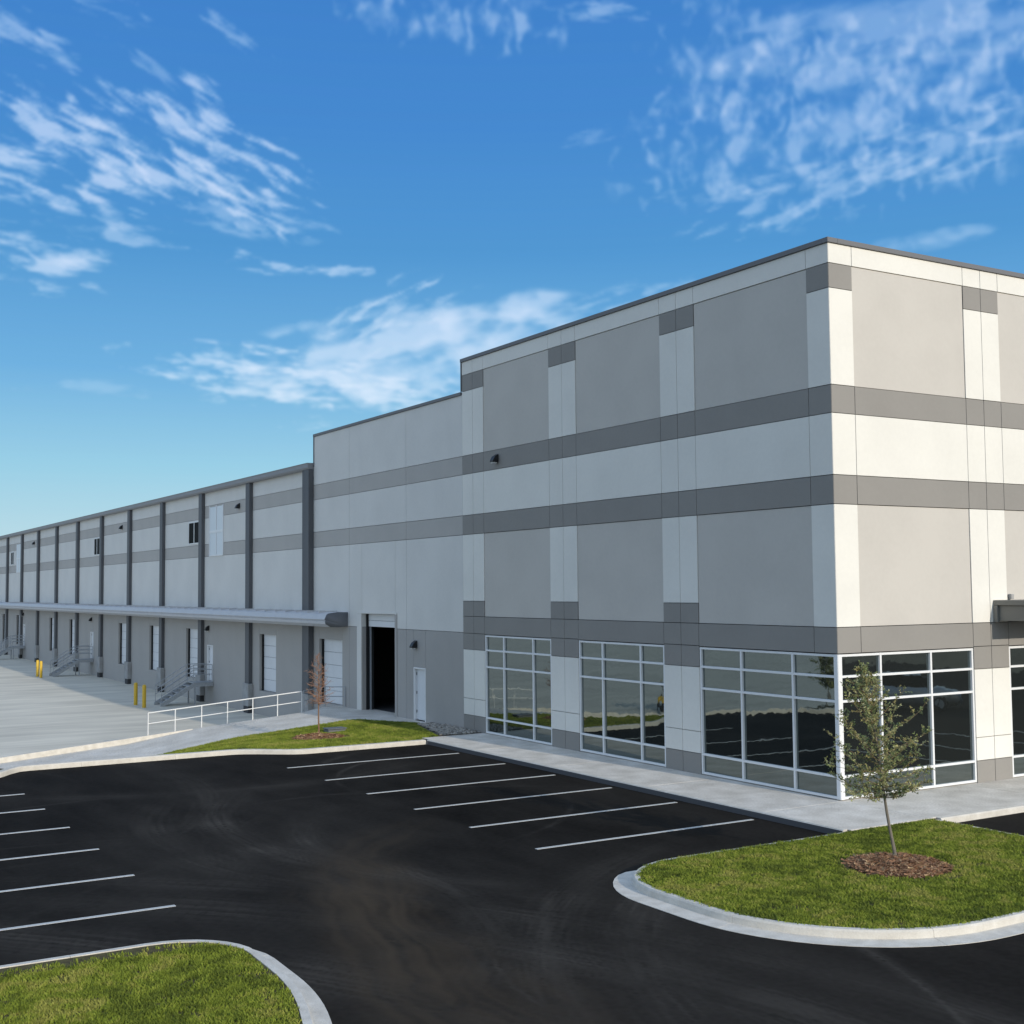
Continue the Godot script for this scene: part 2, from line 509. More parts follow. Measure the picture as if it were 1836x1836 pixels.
	for y in range(H / 2 - 620, H / 2 - 2):
		var el := (0.5 - (y + 0.5) / H) * PI
		var ce := cos(el)
		var se := sin(el)
		for xx in range(int((saz - 1.15) / TAU * W), int((saz + 1.15) / TAU * W)):
			var az := (xx + 0.5) / W * TAU
			var c := sin(az) * ce * sd.x + se * sd.y - cos(az) * ce * sd.z
			if c < 0.42: continue
			var ang := acos(minf(c, 1.0))
			var g := minf(0.92, 0.9 * exp(-ang / 0.16) + 0.55 * exp(-ang / 0.42)) * smoothstep(0.42, 0.62, c)
			var i := (y * W + posmod(xx, W)) * 3
			data[i] = int(lerpf(data[i], 255.0, g))
			data[i + 1] = int(lerpf(data[i + 1], 251.0, g))
			data[i + 2] = int(lerpf(data[i + 2], 241.0, g))
	return ImageTexture.create_from_image(Image.create_from_data(W, H, false, Image.FORMAT_RGB8, data))

# ---------------------------------------------------------------- camera, sky, sun
func camera_and_light() -> void:
	var cam := Camera3D.new()
	cam.name = "Camera"
	add_child(cam)
	cam.transform = Transform3D(cam_basis(), CAM)
	cam.fov = rad_to_deg(2.0 * atan(918.0 / FOCAL))
	cam.near = 0.1
	cam.far = 6000.0
	cam.current = true
	var env := Environment.new()
	env.background_mode = Environment.BG_SKY
	var sky := Sky.new()
	var pm := PanoramaSkyMaterial.new()
	pm.panorama = make_sky()
	pm.energy_multiplier = 1.0
	sky.sky_material = pm
	env.sky = sky
	env.tonemap_mode = Environment.TONE_MAPPER_LINEAR
	env.tonemap_exposure = 1.3
	env.ssao_enabled = true
	env.ssil_enabled = true
	env.sdfgi_enabled = true
	var we := WorldEnvironment.new()
	we.name = "WorldEnvironment"
	we.environment = env
	add_child(we)
	var sun := DirectionalLight3D.new()
	sun.name = "Sun"
	add_child(sun)
	sun.look_at_from_position(Vector3.ZERO, -SUNWARD)
	sun.light_energy = 0.73
	sun.light_color = Color(1.0, 0.965, 0.91)
	sun.light_angular_distance = 0.5
	sun.shadow_enabled = true

# ---------------------------------------------------------------- building
# one rectangular panel of the front z = 0 (plane "A", s runs along +x) or of the front x = 0 (plane "B", s runs along +z)
func panel(plane: String, called: String, s0: float, s1: float, y0: float, y1: float, m: String, recess := 0.0, thick := 0.22) -> void:
	var g := 0.009
	if s1 - s0 < 0.03 or y1 - y0 < 0.03: return
	if m == "band" or m == "band_light": called = "band_panel"
	elif m == "wainscot": called = "base_panel"
	if plane == "A": block(building, called, Vector3(s0 + g, y0 + g, -thick), Vector3(s1 - g, y1 - g, -recess), M[m])
	else: block(building, called, Vector3(-thick, y0 + g, s0 + g), Vector3(-recess, y1 - g, s1 - g), M[m])

func storefront(at: Vector3, turn: float, xs: Array, ends: Array) -> void:
	var w := Node3D.new()
	w.position = at
	w.rotation.y = turn
	part(w, "storefront_window", building)
	var ys := [0.0, 0.57, 2.405, 3.01, 3.57]
	var b := 0.034
	var n := xs.size()
	for i in n:
		var x: float = xs[i]
		var lo := x - b
		var hi := x + b
		if i == 0:
			lo = x + 0.005
			hi = x + float(ends[0])
		if i == n - 1:
			lo = x - float(ends[1])
			hi = x - 0.005
		block(w, "mullion", Vector3(lo, 0.02, -0.15), Vector3(hi, 3.562, -0.015), M["frame"], 0.006)
	for i in n - 1:
		var x0: float = xs[i] + (b if i > 0 else float(ends[0]))
		var x1: float = xs[i + 1] - (b if i < n - 2 else float(ends[1]))
		for j in 5:
			var yc: float = ys[j]
			var ylo := yc - 0.03
			var yhi := yc + 0.03
			if j == 0:
				ylo = 0.022
				yhi = 0.085
			if j == 4:
				ylo = 3.50
				yhi = 3.56
			block(w, "rail", Vector3(x0, ylo, -0.145), Vector3(x1, yhi, -0.018), M["frame"], 0.005)
		for j in 4:
			var lo2: float = ys[j] + (0.03 if j > 0 else 0.085)
			var hi2: float = ys[j + 1] - (0.03 if j < 3 else 0.07)
			var p := block(w, "pane", Vector3(x0, lo2, -0.10), Vector3(x1, hi2, -0.08), M["glass"])
			p.rotation = Vector3(rng.randf_range(-0.004, 0.004), rng.randf_range(-0.003, 0.003), 0)

func sectional_door(x0: float, x1: float, y0: float, y1: float, label: String, z := -0.24, sections := 5, with_latch := true) -> void:
	var d := Node3D.new()
	d.position = Vector3((x0 + x1) / 2, y0, z)
	part(d, "overhead_door", building)
	if label: d.set_meta("label", label)
	var h := (y1 - y0) / sections
	var w := x1 - x0
	for i in sections:
		block(d, "door_section", Vector3(-w / 2 + 0.05, i * h + 0.006, -0.05), Vector3(w / 2 - 0.02, (i + 1) * h - 0.006, 0), M["door_white"], 0.012)
	block(d, "door_seal", Vector3(-w / 2, 0, -0.06), Vector3(-w / 2 + 0.05, y1 - y0, 0.10), M["rubber"])
	if with_latch: block(d, "latch", Vector3(w / 2 - 0.36, 1.02, 0), Vector3(w / 2 - 0.10, 1.10, 0.04), M["galvanized"], 0.008)

func personnel_door(x0: float, x1: float, h: float) -> void:
	var d := Node3D.new()
	d.position = Vector3((x0 + x1) / 2, 0, 0)
	part(d, "personnel_door", building)
	var w := (x1 - x0) / 2
	block(d, "door_frame", Vector3(-w, 0, -0.2), Vector3(-w + 0.06, h, 0.012), M["frame"], 0.006)
	block(d, "door_frame", Vector3(w - 0.06, 0, -0.2), Vector3(w, h, 0.012), M["frame"], 0.006)
	block(d, "door_frame", Vector3(-w + 0.06, h - 0.06, -0.2), Vector3(w - 0.06, h, 0.012), M["frame"], 0.006)
	block(d, "door_leaf", Vector3(-w + 0.065, 0.02, -0.16), Vector3(w - 0.065, h - 0.065, -0.11), M["door_white"], 0.006)
	for hy in [0.3, 1.05, 1.8]: block(d, "hinge", Vector3(-w + 0.055, hy, -0.112), Vector3(-w + 0.085, hy + 0.11, -0.09), M["lamp_black"])
	block(d, "door_handle", Vector3(w - 0.18, 0.98, -0.11), Vector3(w - 0.10, 1.06, -0.04), M["galvanized"], 0.01)

func front_blocks() -> void:
	# tall office block, shaded front
	var W := "white"
	var P := "panel"
	var D := "band"
	var col := [[0.0, 0.58, D], [0.58, 1.19, W], [1.19, 3.0, W], [3.0, 3.6, D], [3.6, 4.23, D], [4.23, 4.8, D], [4.8, 7.29, W], [7.29, 8.02, D], [8.02, 9.57, W], [9.57, 10.28, D], [10.28, 12.73, W], [12.73, 13.36, D], [13.36, 13.87, W]]
	var bay := [[3.58, 4.23, D], [4.23, 7.29, P], [7.29, 8.02, D], [8.02, 9.57, W], [9.57, 10.28, D], [10.28, 13.36, P], [13.36, 13.87, W]]
	var cor := [[3.58, 4.23, D], [4.23, 7.29, W], [7.29, 8.02, D], [8.02, 9.57, W], [9.57, 10.28, D], [10.28, 12.73, W], [12.73, 13.36, D], [13.36, 13.87, W]]
	var colb := [[0.0, 0.58, D], [0.58, 1.19, W], [1.19, 3.0, W], [3.0, 3.6, D], [3.6, 4.23, D], [4.23, 7.29, W], [7.29, 8.02, D], [8.02, 9.57, W], [9.57, 10.28, D], [10.28, 12.73, W], [12.73, 13.36, D], [13.36, 13.87, W]]
	for a in [[-19.04, -18.235], [-18.235, -17.43], [-12.98, -12.165], [-12.165, -11.35], [-6.885, -6.09], [-6.09, -5.293]]:
		for c in col: panel("A", "wall_panel", a[0], a[1], c[0] - (0.3 if c[0] == 0.0 else 0.0), c[1], c[2])
	for a in [[-17.43, -12.98], [-11.35, -6.885], [-5.293, -0.79]]:
		for c in bay: panel("A", "wall_panel", a[0], a[1], c[0], c[1], c[2], 0.02 if c[2] == P else 0.0)
	for c in cor: panel("A", "wall_panel", -0.79, 0.0, c[0], c[1], c[2])
	# sunlit front
	for c in cor: panel("B", "wall_panel", -0.82, 0.0, c[0], c[1], c[2])
	var z := -0.82
	for k in 4:
		var z1 := z - 4.21
		for c in bay: panel("B", "wall_panel", z1, z, c[0], c[1], c[2], 0.02 if c[2] == P else 0.0)
		for j in 2:
			for c in colb: panel("B", "wall_panel", z1 - 0.725 * (j + 1), z1 - 0.725 * j, c[0] - (0.3 if c[0] == 0.0 else 0.0), c[1], c[2])
		z = z1 - 1.45
	storefront(Vector3(-17.43, 0, 0), 0, [0, 1.31, 3.27, 4.45], [0.068, 0.068])
	storefront(Vector3(-11.35, 0, 0), 0, [0, 1.30, 3.28, 4.465], [0.068, 0.068])
	storefront(Vector3(-5.293, 0, 0), 0, [0, 1.72, 3.68, 5.293], [0.068, 0.10])
	storefront(Vector3(0, 0, 0.0), PI / 2, [0, 1.52, 3.38, 5.03], [0.10, 0.068])
	for k in 3: storefront(Vector3(0, 0, -6.48 - 5.66 * k), PI / 2, [0, 1.3, 2.9, 4.21], [0.068, 0.068])
	# copings, cores, roofs
	block(building, "coping", Vector3(-19.10, 13.87, -0.30), Vector3(0.05, 14.0, 0.05), M["coping"], 0.008)
	block(building, "coping", Vector3(-0.30, 13.87, -23.5), Vector3(0.05, 14.0, -0.303), M["coping"], 0.008)
	block(building, "end_trim", Vector3(-19.10, 12.75, -0.30), Vector3(-19.045, 13.868, 0.03), M["coping"])
	block(building, "end_wall", Vector3(-19.04, 12.2, -23.4), Vector3(-18.95, 13.86, -0.31), M["white"])
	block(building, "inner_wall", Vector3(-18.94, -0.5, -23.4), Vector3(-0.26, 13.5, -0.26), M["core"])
	block(building, "roof", Vector3(-18.9, 13.51, -23.3), Vector3(-0.32, 13.6, -0.32), M["base_block"])
	# link block with the drive-in door
	var A := "wainscot"
	var V := "white_link"
	var L := "band_light"
	var yb := -1.5
	for q in [[-33.76, -33.13, yb, 3.62], [-33.13, -30.41, yb, 0.0], [-33.13, -30.41, 2.96, 3.62], [-30.41, -29.61, yb, 3.62], [-29.61, -28.25, yb, 3.62], [-24.9, -23.85, yb, 3.62], [-23.85, -23.2, yb, 3.62], [-23.2, -22.15, 2.12, 3.62], [-22.15, -19.04, -0.3, 3.62]]:
		panel("A", "wall_panel", q[0], q[1], q[2], q[3], A, 0.004, 0.32)
	for q in [[-33.76, -29.61, 3.62], [-29.61, -28.25, 3.62], [-28.25, -24.9, 4.2], [-24.9, -23.85, 3.62], [-23.85, -19.04, 3.62]]:
		panel("A", "wall_panel", q[0], q[1], q[2], 7.29, V, 0.004, 0.32)
	for q in [[-33.76, -29.61], [-29.61, -23.85], [-23.85, -19.04]]:
		for c in [[7.29, 8.02, L], [8.02, 9.57, V], [9.57, 10.28, L], [10.28, 12.62, V]]: panel("A", "wall_panel", q[0], q[1], c[0], c[1], c[2], 0.004)
	block(building, "coping", Vector3(-33.82, 12.62, -0.3), Vector3(-19.103, 12.74, 0.045), M["coping"], 0.008)
	block(building, "end_trim", Vector3(-33.82, 11.2, -0.3), Vector3(-33.765, 12.618, 0.03), M["coping"])
	block(building, "end_wall", Vector3(-33.76, 10.9, -45), Vector3(-33.67, 12.61, -0.31), M["white_link"])
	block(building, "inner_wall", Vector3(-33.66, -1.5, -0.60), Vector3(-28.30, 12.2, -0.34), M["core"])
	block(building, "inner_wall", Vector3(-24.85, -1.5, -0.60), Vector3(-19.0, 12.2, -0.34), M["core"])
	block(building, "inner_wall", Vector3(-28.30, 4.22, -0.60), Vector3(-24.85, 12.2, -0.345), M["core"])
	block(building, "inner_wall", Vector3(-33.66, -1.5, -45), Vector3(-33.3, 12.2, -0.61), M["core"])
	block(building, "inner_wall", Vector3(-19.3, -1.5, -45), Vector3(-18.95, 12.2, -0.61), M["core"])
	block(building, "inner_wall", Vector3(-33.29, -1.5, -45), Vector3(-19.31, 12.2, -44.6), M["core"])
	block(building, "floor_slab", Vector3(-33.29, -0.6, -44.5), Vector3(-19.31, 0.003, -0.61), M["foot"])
	block(building, "threshold", Vector3(-28.24, -0.6, -0.605), Vector3(-24.91, 0.004, -0.325), M["ramp"])
	block(building, "roof", Vector3(-33.64, 12.205, -45), Vector3(-19.02, 12.4, -0.32), M["base_block"])
	# drive-in door: steel jambs, curtain let down a little
	var dd := Node3D.new()
	dd.position = Vector3(-26.575, 0, 0)
	part(dd, "drive_in_door", building)
	block(dd, "jamb", Vector3(-2.14, 0, -0.02), Vector3(-1.68, 4.21, 0.035), M["white_link"], 0.006)
	block(dd, "jamb", Vector3(1.68, 0, -0.02), Vector3(1.86, 4.21, 0.030), M["wainscot"], 0.006)
	block(dd, "lintel", Vector3(-2.14, 4.213, -0.02), Vector3(1.86, 4.30, 0.035), M["white_link"], 0.006)
	block(dd, "door_seal", Vector3(-1.675, 0.01, -0.34), Vector3(-1.62, 4.19, -0.20), M["rubber"])
	block(dd, "door_track", Vector3(-1.615, 0.01, -0.40), Vector3(-1.52, 4.19, -0.345), M["galvanized"])
	block(dd, "door_section", Vector3(-1.60, 3.64, -0.34), Vector3(1.66, 3.90, -0.29), M["door_white"], 0.012)
	block(dd, "door_section", Vector3(-1.60, 3.912, -0.34), Vector3(1.66, 4.19, -0.29), M["door_white"], 0.012)
	sectional_door(-33.13, -30.41, 0.0, 2.96, "white sectional dock door beside the drive-in opening")
	personnel_door(-23.2, -22.15, 2.12)
	block(building, "inner_wall", Vector3(-23.2, -0.3, -0.40), Vector3(-22.15, 0.0, -0.02), M["core"])

const PITCHX := 8.42
func warehouse_wing() -> void:
	var last := 22
	var V := "white_link"
	var L := "band_light"
	var A := "wainscot"
	var no_dock := [1, 5, 8, 12, 15, 19]
	var men := {1: -49.67, 5: -79.75, 8: -108.9, 12: -138.6, 15: -168.0}
	for k in last:
		var xr := -34.3 - PITCHX * k
		var xl := xr - PITCHX
		if k == 0: xr = -33.765
		for c in [[3.62, 7.29, V], [7.29, 8.02, L], [8.02, 9.57, V], [9.57, 10.28, L], [10.28, 11.20, V]]:
			panel("A", "wall_panel", xl, xr, c[0], c[1], c[2], 0.006, 0.25)
		var o0 := 0.0
		var o1 := 0.0
		var oh := 2.96
		if no_dock.has(k):
			if men.has(k):
				o0 = men[k] - 0.525
				o1 = men[k] + 0.525
				oh = 2.10
		elif k == 0:
			o0 = -41.30
			o1 = -38.87
		else:
			o0 = xr - 3.33
			o1 = xr - 0.88
		if o0 == 0.0:
			panel("A", "wall_panel", xl, xr, -1.5, 3.62, A, 0.006, 0.32)
			continue
		panel("A", "wall_panel", xl, o0, -1.5, 3.62, A, 0.006, 0.32)
		panel("A", "wall_panel", o1, xr, -1.5, 3.62, A, 0.006, 0.32)
		panel("A", "wall_panel", o0, o1, oh, 3.62, A, 0.006, 0.32)
		panel("A", "wall_panel", o0, o1, -1.5, 0.0, A, 0.006, 0.32)
		if oh < 2.5: personnel_door(o0, o1, 2.10)
		elif k <= 14: sectional_door(o0, o1, 0.0, 2.96, "", -0.24, 5, k < 3)
		else: block(building, "overhead_door", Vector3(o0, 0, -0.30), Vector3(o1, 2.95, -0.24), M["door_white"], 0.01)
	var xe := -34.3 - PITCHX * last
	block(building, "inner_wall", Vector3(xe, -1.5, -60), Vector3(-33.78, 11.0, -0.40), M["core"])
	block(building, "end_wall", Vector3(xe - 0.2, -1.5, -60), Vector3(xe - 0.003, 11.1, -0.02), M["white_link"])
	block(building, "roof", Vector3(xe - 0.3, 11.22, -60.2), Vector3(-33.83, 11.30, 0.02), M["base_block"])
	# eave gutter in lengths of two bays
	for k in range(0, last, 2):
		var x1 := -33.83 if k == 0 else -34.3 - PITCHX * k - 0.004
		var st := begin()
		var x0 := -34.3 - PITCHX * (k + 2) + 0.004
		var prof := [Vector2(0.02, 11.06), Vector2(0.24, 11.06), Vector2(0.30, 11.14), Vector2(0.30, 11.30), Vector2(0.33, 11.36), Vector2(0.02, 11.36)]
		for i in prof.size():
			var a: Vector2 = prof[i]
			var b: Vector2 = prof[(i + 1) % prof.size()]
			st.set_smooth_group(-1)
			quad(st, Vector3(x0, a.y, a.x), Vector3(x1, a.y, a.x), Vector3(x1, b.y, b.x), Vector3(x0, b.y, b.x), true)
		for i in range(1, prof.size() - 1):
			for xx in [x0, x1]: tri(st, Vector3(xx, prof[0].y, prof[0].x), Vector3(xx, prof[i].y, prof[i].x), Vector3(xx, prof[i + 1].y, prof[i + 1].x))
		part(done(st, M["gutter"]), "eave_gutter", building)
	# pilasters on their concrete feet
	for k in last + 1:
		var x := -34.3 - PITCHX * k
		var p := Node3D.new()
		p.position = Vector3(x, 0, 0)
		part(p, "pilaster", building)
		if k == 0:
			block(p, "column", Vector3(-0.50, 0.30, 0), Vector3(-0.26, 11.05, 0.20), M["pilaster"], 0.01)
			block(p, "downspout", Vector3(-0.22, 0.32, 0.02), Vector3(-0.14, 11.05, 0.12), M["base_block"], 0.01)
			block(p, "column", Vector3(-0.10, 0.30, 0), Vector3(0.48, 11.05, 0.26), M["pilaster"], 0.01)
		else:
			block(p, "column", Vector3(-0.31, 0.30, 0), Vector3(0.31, 11.05, 0.20), M["pilaster"], 0.01)
		block(p, "base_block", Vector3(-0.48, -0.90, 0), Vector3(0.46, 0.298, 0.28), M["base_block"], 0.02)
		block(p, "footing", Vector3(-0.38, -1.30, 0), Vector3(0.36, -0.902, 0.24), M["foot"], 0.01)
	# upper windows: dark sliders and pale tall lights
	for w in [[-54.0, -51.75], [-79.2, -77.35], [-116.85, -115.2], [-141.0, -139.2]]:
		var n := Node3D.new()
		n.position = Vector3((w[0] + w[1]) / 2, 8.12, 0)
		part(n, "sliding_window", building)
		var hw: float = (w[1] - w[0]) / 2
		for e in [[-hw, -hw + 0.06], [-0.04, 0.04], [hw - 0.06, hw]]: block(n, "window_frame", Vector3(e[0], 0, -0.004), Vector3(e[1], 1.36, 0.04), M["frame"])
		for e in [[0, 0.06], [1.30, 1.36]]:
			block(n, "window_frame", Vector3(-hw + 0.06, e[0], -0.004), Vector3(-0.04, e[1], 0.036), M["frame"])
			block(n, "window_frame", Vector3(0.04, e[0], -0.004), Vector3(hw - 0.06, e[1], 0.036), M["frame"])
		block(n, "pane", Vector3(-hw + 0.06, 0.06, -0.003), Vector3(-0.04, 1.30, 0.015), M["car_glass"])
		block(n, "pane", Vector3(0.04, 0.06, -0.003), Vector3(hw - 0.06, 1.30, 0.015), M["car_glass"])
	for w in [[-49.85, -47.3], [-113.6, -111.0]]:
		var n := Node3D.new()
		n.position = Vector3((w[0] + w[1]) / 2, 7.28, 0)
		part(n, "tall_window", building)
		var hw: float = (w[1] - w[0]) / 2
		for e in [[-hw, -hw + 0.07], [-0.035, 0.035], [hw - 0.07, hw]]: block(n, "window_frame", Vector3(e[0], 0, -0.004), Vector3(e[1], 2.95, 0.05), M["frame"])
		for j in 2:
			for i in 2:
				var q0 := -hw + 0.07 if i == 0 else 0.035
				var q1 := -0.035 if i == 0 else hw - 0.07
				block(n, "window_frame", Vector3(q0, [0.0, 1.36][j], -0.004), Vector3(q1, [0.08, 1.50][j], 0.045), M["frame"])
				block(n, "pane", Vector3(q0, [0.08, 1.50][j], -0.003), Vector3(q1, [1.36, 2.88][j], 0.02), M["frosted"])
	# dock canopy: rolled-edge sheet metal, in lengths of one bay
	var cp := [Vector2(0.0, 3.61), Vector2(0.48, 3.58), Vector2(0.84, 3.60), Vector2(1.07, 3.74), Vector2(1.10, 3.86), Vector2(1.06, 3.88), Vector2(1.12, 3.95), Vector2(1.02, 4.16), Vector2(0.92, 4.21), Vector2(0.5, 4.26), Vector2(0.0, 4.25)]
	for k in range(0, last):
		var x1 := -29.80 if k == 0 else -34.3 - PITCHX * k - 0.003
		var x0 := -34.3 - PITCHX * (k + 1) + 0.003
		var st := begin()
		for s in 6:
			var sa := lerpf(x0, x1, s / 6.0)
			var sb := lerpf(x0, x1, (s + 1) / 6.0)
			for i in cp.size() - 1:
				var oil := 0.006 * sin(s * 2.1 + k) if i > 3 else 0.0
				var oil2 := 0.006 * sin((s + 1) * 2.1 + k) if i > 3 else 0.0
				st.set_smooth_group(-1)
				quad(st, Vector3(sa, cp[i].y + oil, cp[i].x), Vector3(sb, cp[i].y + oil2, cp[i].x), Vector3(sb, cp[i + 1].y + oil2, cp[i + 1].x), Vector3(sa, cp[i + 1].y + oil, cp[i + 1].x), true)
		part(done(st, M["canopy"]), "canopy", building)
	var st2 := begin()
	for i in range(1, cp.size() - 1):
		tri(st2, Vector3(-29.76, cp[0].y, cp[0].x), Vector3(-29.76, cp[i].y, cp[i].x), Vector3(-29.76, cp[i + 1].y, cp[i + 1].x))
		tri(st2, Vector3(-29.81, cp[0].y, cp[0].x), Vector3(-29.81, cp[i + 1].y, cp[i + 1].x), Vector3(-29.81, cp[i].y, cp[i].x))
	for i in cp.size():
		var a: Vector2 = cp[i]
		var b: Vector2 = cp[(i + 1) % cp.size()]
		quad(st2, Vector3(-29.81, a.y, a.x), Vector3(-29.76, a.y, a.x), Vector3(-29.76, b.y, b.x), Vector3(-29.81, b.y, b.x), true)
	part(done(st2, M["canopy_end"]), "canopy_end_cap", building)
	# standing seams on the canopy
	for k in range(0, 60):
		var x := -31.0 - 1.4 * k
		block(building, "canopy_seam", Vector3(x - 0.02, 4.20, 0.02), Vector3(x + 0.02, 4.30, 0.90), M["canopy"])

func entry_canopy() -> void:
	var c := Node3D.new()
	c.position = Vector3(0, 4.25, -5.92)
	part(c, "entry_canopy", building)
	c.set_meta("label", "grey metal entrance canopy on the sunlit front")
	block(c, "fascia", Vector3(0.0, 0.44, -9.5), Vector3(1.74, 0.58, 0.04), M["canopy_entry"], 0.01)
	block(c, "canopy_body", Vector3(0.0, 0.02, -9.46), Vector3(1.68, 0.438, -0.03), M["canopy_entry"], 0.01)
	block(c, "wall_bracket", Vector3(0.0, -0.02, -0.03), Vector3(0.14, 0.436, 0.06), M["canopy_entry"], 0.01)
	for i in 2: block(c, "hanger", Vector3(0.0, 0.60, -0.72 - 3.6 * i), Vector3(0.10, 0.74, -0.60 - 3.6 * i), M["base_block"], 0.01)

# ---------------------------------------------------------------- wall lamps
func wall_lamps() -> void:
	var t := Node3D.new()
	block(t, "back_plate", Vector3(-0.13, -0.02, 0), Vector3(0.13, 0.26, 0.06), M["lamp_black"], 0.012)
	var st := begin()
	st.set_smooth_group(-1)
	var pr := [Vector2(0.06, 0.24), Vector2(0.22, 0.17), Vector2(0.34, 0.02), Vector2(0.34, -0.05), Vector2(0.06, -0.05)]
	for i in pr.size():
		var a: Vector2 = pr[i]
		var b: Vector2 = pr[(i + 1) % pr.size()]
		quad(st, Vector3(-0.16, a.y, a.x), Vector3(0.16, a.y, a.x), Vector3(0.16, b.y, b.x), Vector3(-0.16, b.y, b.x))
	for i in range(1, pr.size() - 1):
		tri(st, Vector3(0.16, pr[0].y, pr[0].x), Vector3(0.16, pr[i + 1].y, pr[i + 1].x), Vector3(0.16, pr[i].y, pr[i].x))
		tri(st, Vector3(-0.16, pr[0].y, pr[0].x), Vector3(-0.16, pr[i].y, pr[i].x), Vector3(-0.16, pr[i + 1].y, pr[i + 1].x))
	part(done(st, M["lamp_black"]), "hood", t)
	block(t, "lens", Vector3(-0.13, -0.10, 0.09), Vector3(0.13, -0.052, 0.31), M["lens"], 0.01)
	var spots := [[-16.42, 9.86, "black wall lamp on the dark band of the tall block"], [-22.98, 2.95, "black wall lamp above the white personnel door at ground level"],
		[-44.6, 9.85, "black wall lamp on the upper band beside the tall pale window"], [-70.5, 9.87, "black wall lamp on the warehouse upper band between two plain pilasters"], [-104.1, 9.9, "black wall lamp on the upper band at the far warehouse end"],
		[-49.95, 2.98, "black lamp under the dock canopy above the nearer stair landing"], [-79.85, 3.0, "black lamp under the dock canopy above the middle stair landing"], [-109.3, 3.0, "black lamp under the dock canopy above the farthest stair landing"]]
	for i in spots.size():
		var o: Node3D = t if i == 0 else t.duplicate()
		o.scale = Vector3(0.72, 0.95, 0.72)
		o.position = Vector3(spots[i][0], spots[i][1], -0.006 if i > 1 else (0.0 if i == 0 else -0.004))
		top(o, "wall_lamp", spots[i][2], "lamp", "black wall lamps on the shaded front")

# ---------------------------------------------------------------- ground
func smooth_path(pts: Array, radii: Array, step := 0.25) -> PackedVector2Array:
	var out := PackedVector2Array()
	for i in pts.size():
		var p: Vector2 = pts[i]
		var r: float = radii[i]
		if i == 0 or i == pts.size() - 1 or r <= 0.0:
			out.append(p)
			continue
		var a: Vector2 = ((pts[i - 1] as Vector2) - p).normalized()
		var b: Vector2 = ((pts[i + 1] as Vector2) - p).normalized()
		var half := acos(clampf(a.dot(b), -1, 1)) / 2.0
		var t := r / tan(half)
		var c := p + (a + b).normalized() * (r / sin(half))
		var s := (p + a * t) - c
		var e := (p + b * t) - c
		var ang := s.angle_to(e)
		var m := maxi(6, int(absf(ang) * r / step))
		for j in m + 1: out.append(c + s.rotated(ang * j / m))
	var res := PackedVector2Array([out[0]])
	for i in range(1, out.size()):
		var d := out[i] - out[i - 1]
		var m := maxi(1, int(ceil(d.length() / 0.6)))
		for j in m: res.append(out[i - 1] + d * (j + 1.0) / m)
	return res

# inward: +1 when the raised side lies to the left of the path (seen from above with +z down the page)
func side(path: PackedVector2Array, i: int, inward: float) -> Vector2:
	var d := (path[mini(i + 1, path.size() - 1)] - path[maxi(i - 1, 0)]).normalized()
	return Vector2(d.y, -d.x) * inward

func curb_run(called: String, label: String, path: PackedVector2Array, inward: float, gutter: float, width := 0.15, from := -1.0) -> void:
	var root := struct(Node3D.new(), called, label)
	var prof := []
	if gutter > 0: prof = [Vector2(-gutter, -0.30), Vector2(-gutter, -0.143), Vector2(0.0, -0.128), Vector2(0.012, -0.03), Vector2(0.035, 0.0), Vector2(width, 0.004), Vector2(width, -0.3)]
	else: prof = [Vector2(0.0, -0.3), Vector2(0.0, -0.13), Vector2(0.012, -0.03), Vector2(0.035, 0.0), Vector2(width, 0.004), Vector2(width, -0.3)]
	var lens := PackedFloat32Array([0.0])
	for i in range(1, path.size()): lens.append(lens[i - 1] + path[i].distance_to(path[i - 1]))
	var total := lens[-1]
	var n := maxi(1, int(round(total / 3.05)))
	for s in n:
		var l0 := total * s / n + 0.0025
		var l1 := total * (s + 1) / n - 0.0025
		var pts := []
		var ls := [l0]
		for i in path.size():
			if lens[i] > l0 + 0.01 and lens[i] < l1 - 0.01: ls.append(lens[i])
		ls.append(l1)
		for l in ls:
			var i := 0
			while i < path.size() - 2 and lens[i + 1] < l: i += 1
			var t: float = (l - lens[i]) / maxf(lens[i + 1] - lens[i], 1e-5)
			pts.append([path[i].lerp(path[i + 1], t), side(path, i, inward).lerp(side(path, i + 1, inward), t).normalized(), smoothstep(from, from + 0.9, l) if from >= 0.0 else 1.0])
		var st := begin()
		var wob := rng.randf_range(-0.002, 0.002)
		for k in pts.size() - 1:
			for j in prof.size() - 1:
				var a: Vector2 = prof[j]
				var b: Vector2 = prof[j + 1]
				var q := []
				for e in [[k, a], [k + 1, a], [k + 1, b], [k, b]]:
					var p2: Vector2 = pts[e[0]][0] + pts[e[0]][1] * e[1].x * (pts[e[0]][2] if e[1].x < 0.0 else 1.0)
					q.append(Vector3(p2.x, e[1].y + (wob if e[1].y > -0.2 else 0.0), p2.y))
				st.set_smooth_group(j)
				quad(st, q[0], q[1], q[2], q[3], inward > 0)
		for k in [0, pts.size() - 1]:
			st.set_smooth_group(-1)
			for j in range(0, prof.size() - 2):
				var c := []
				for a2 in [prof[-1], prof[j], prof[j + 1]]:
					var p2: Vector2 = pts[k][0] + pts[k][1] * a2.x * (pts[k][2] if a2.x < 0.0 else 1.0)
					c.append(Vector3(p2.x, a2.y + (wob if a2.y > -0.2 else 0.0), p2.y))
				if (k == 0) == (inward > 0): tri(st, c[0], c[1], c[2])
				else: tri(st, c[0], c[2], c[1])
		part(done(st, M["curb"]), "curb_length", root)

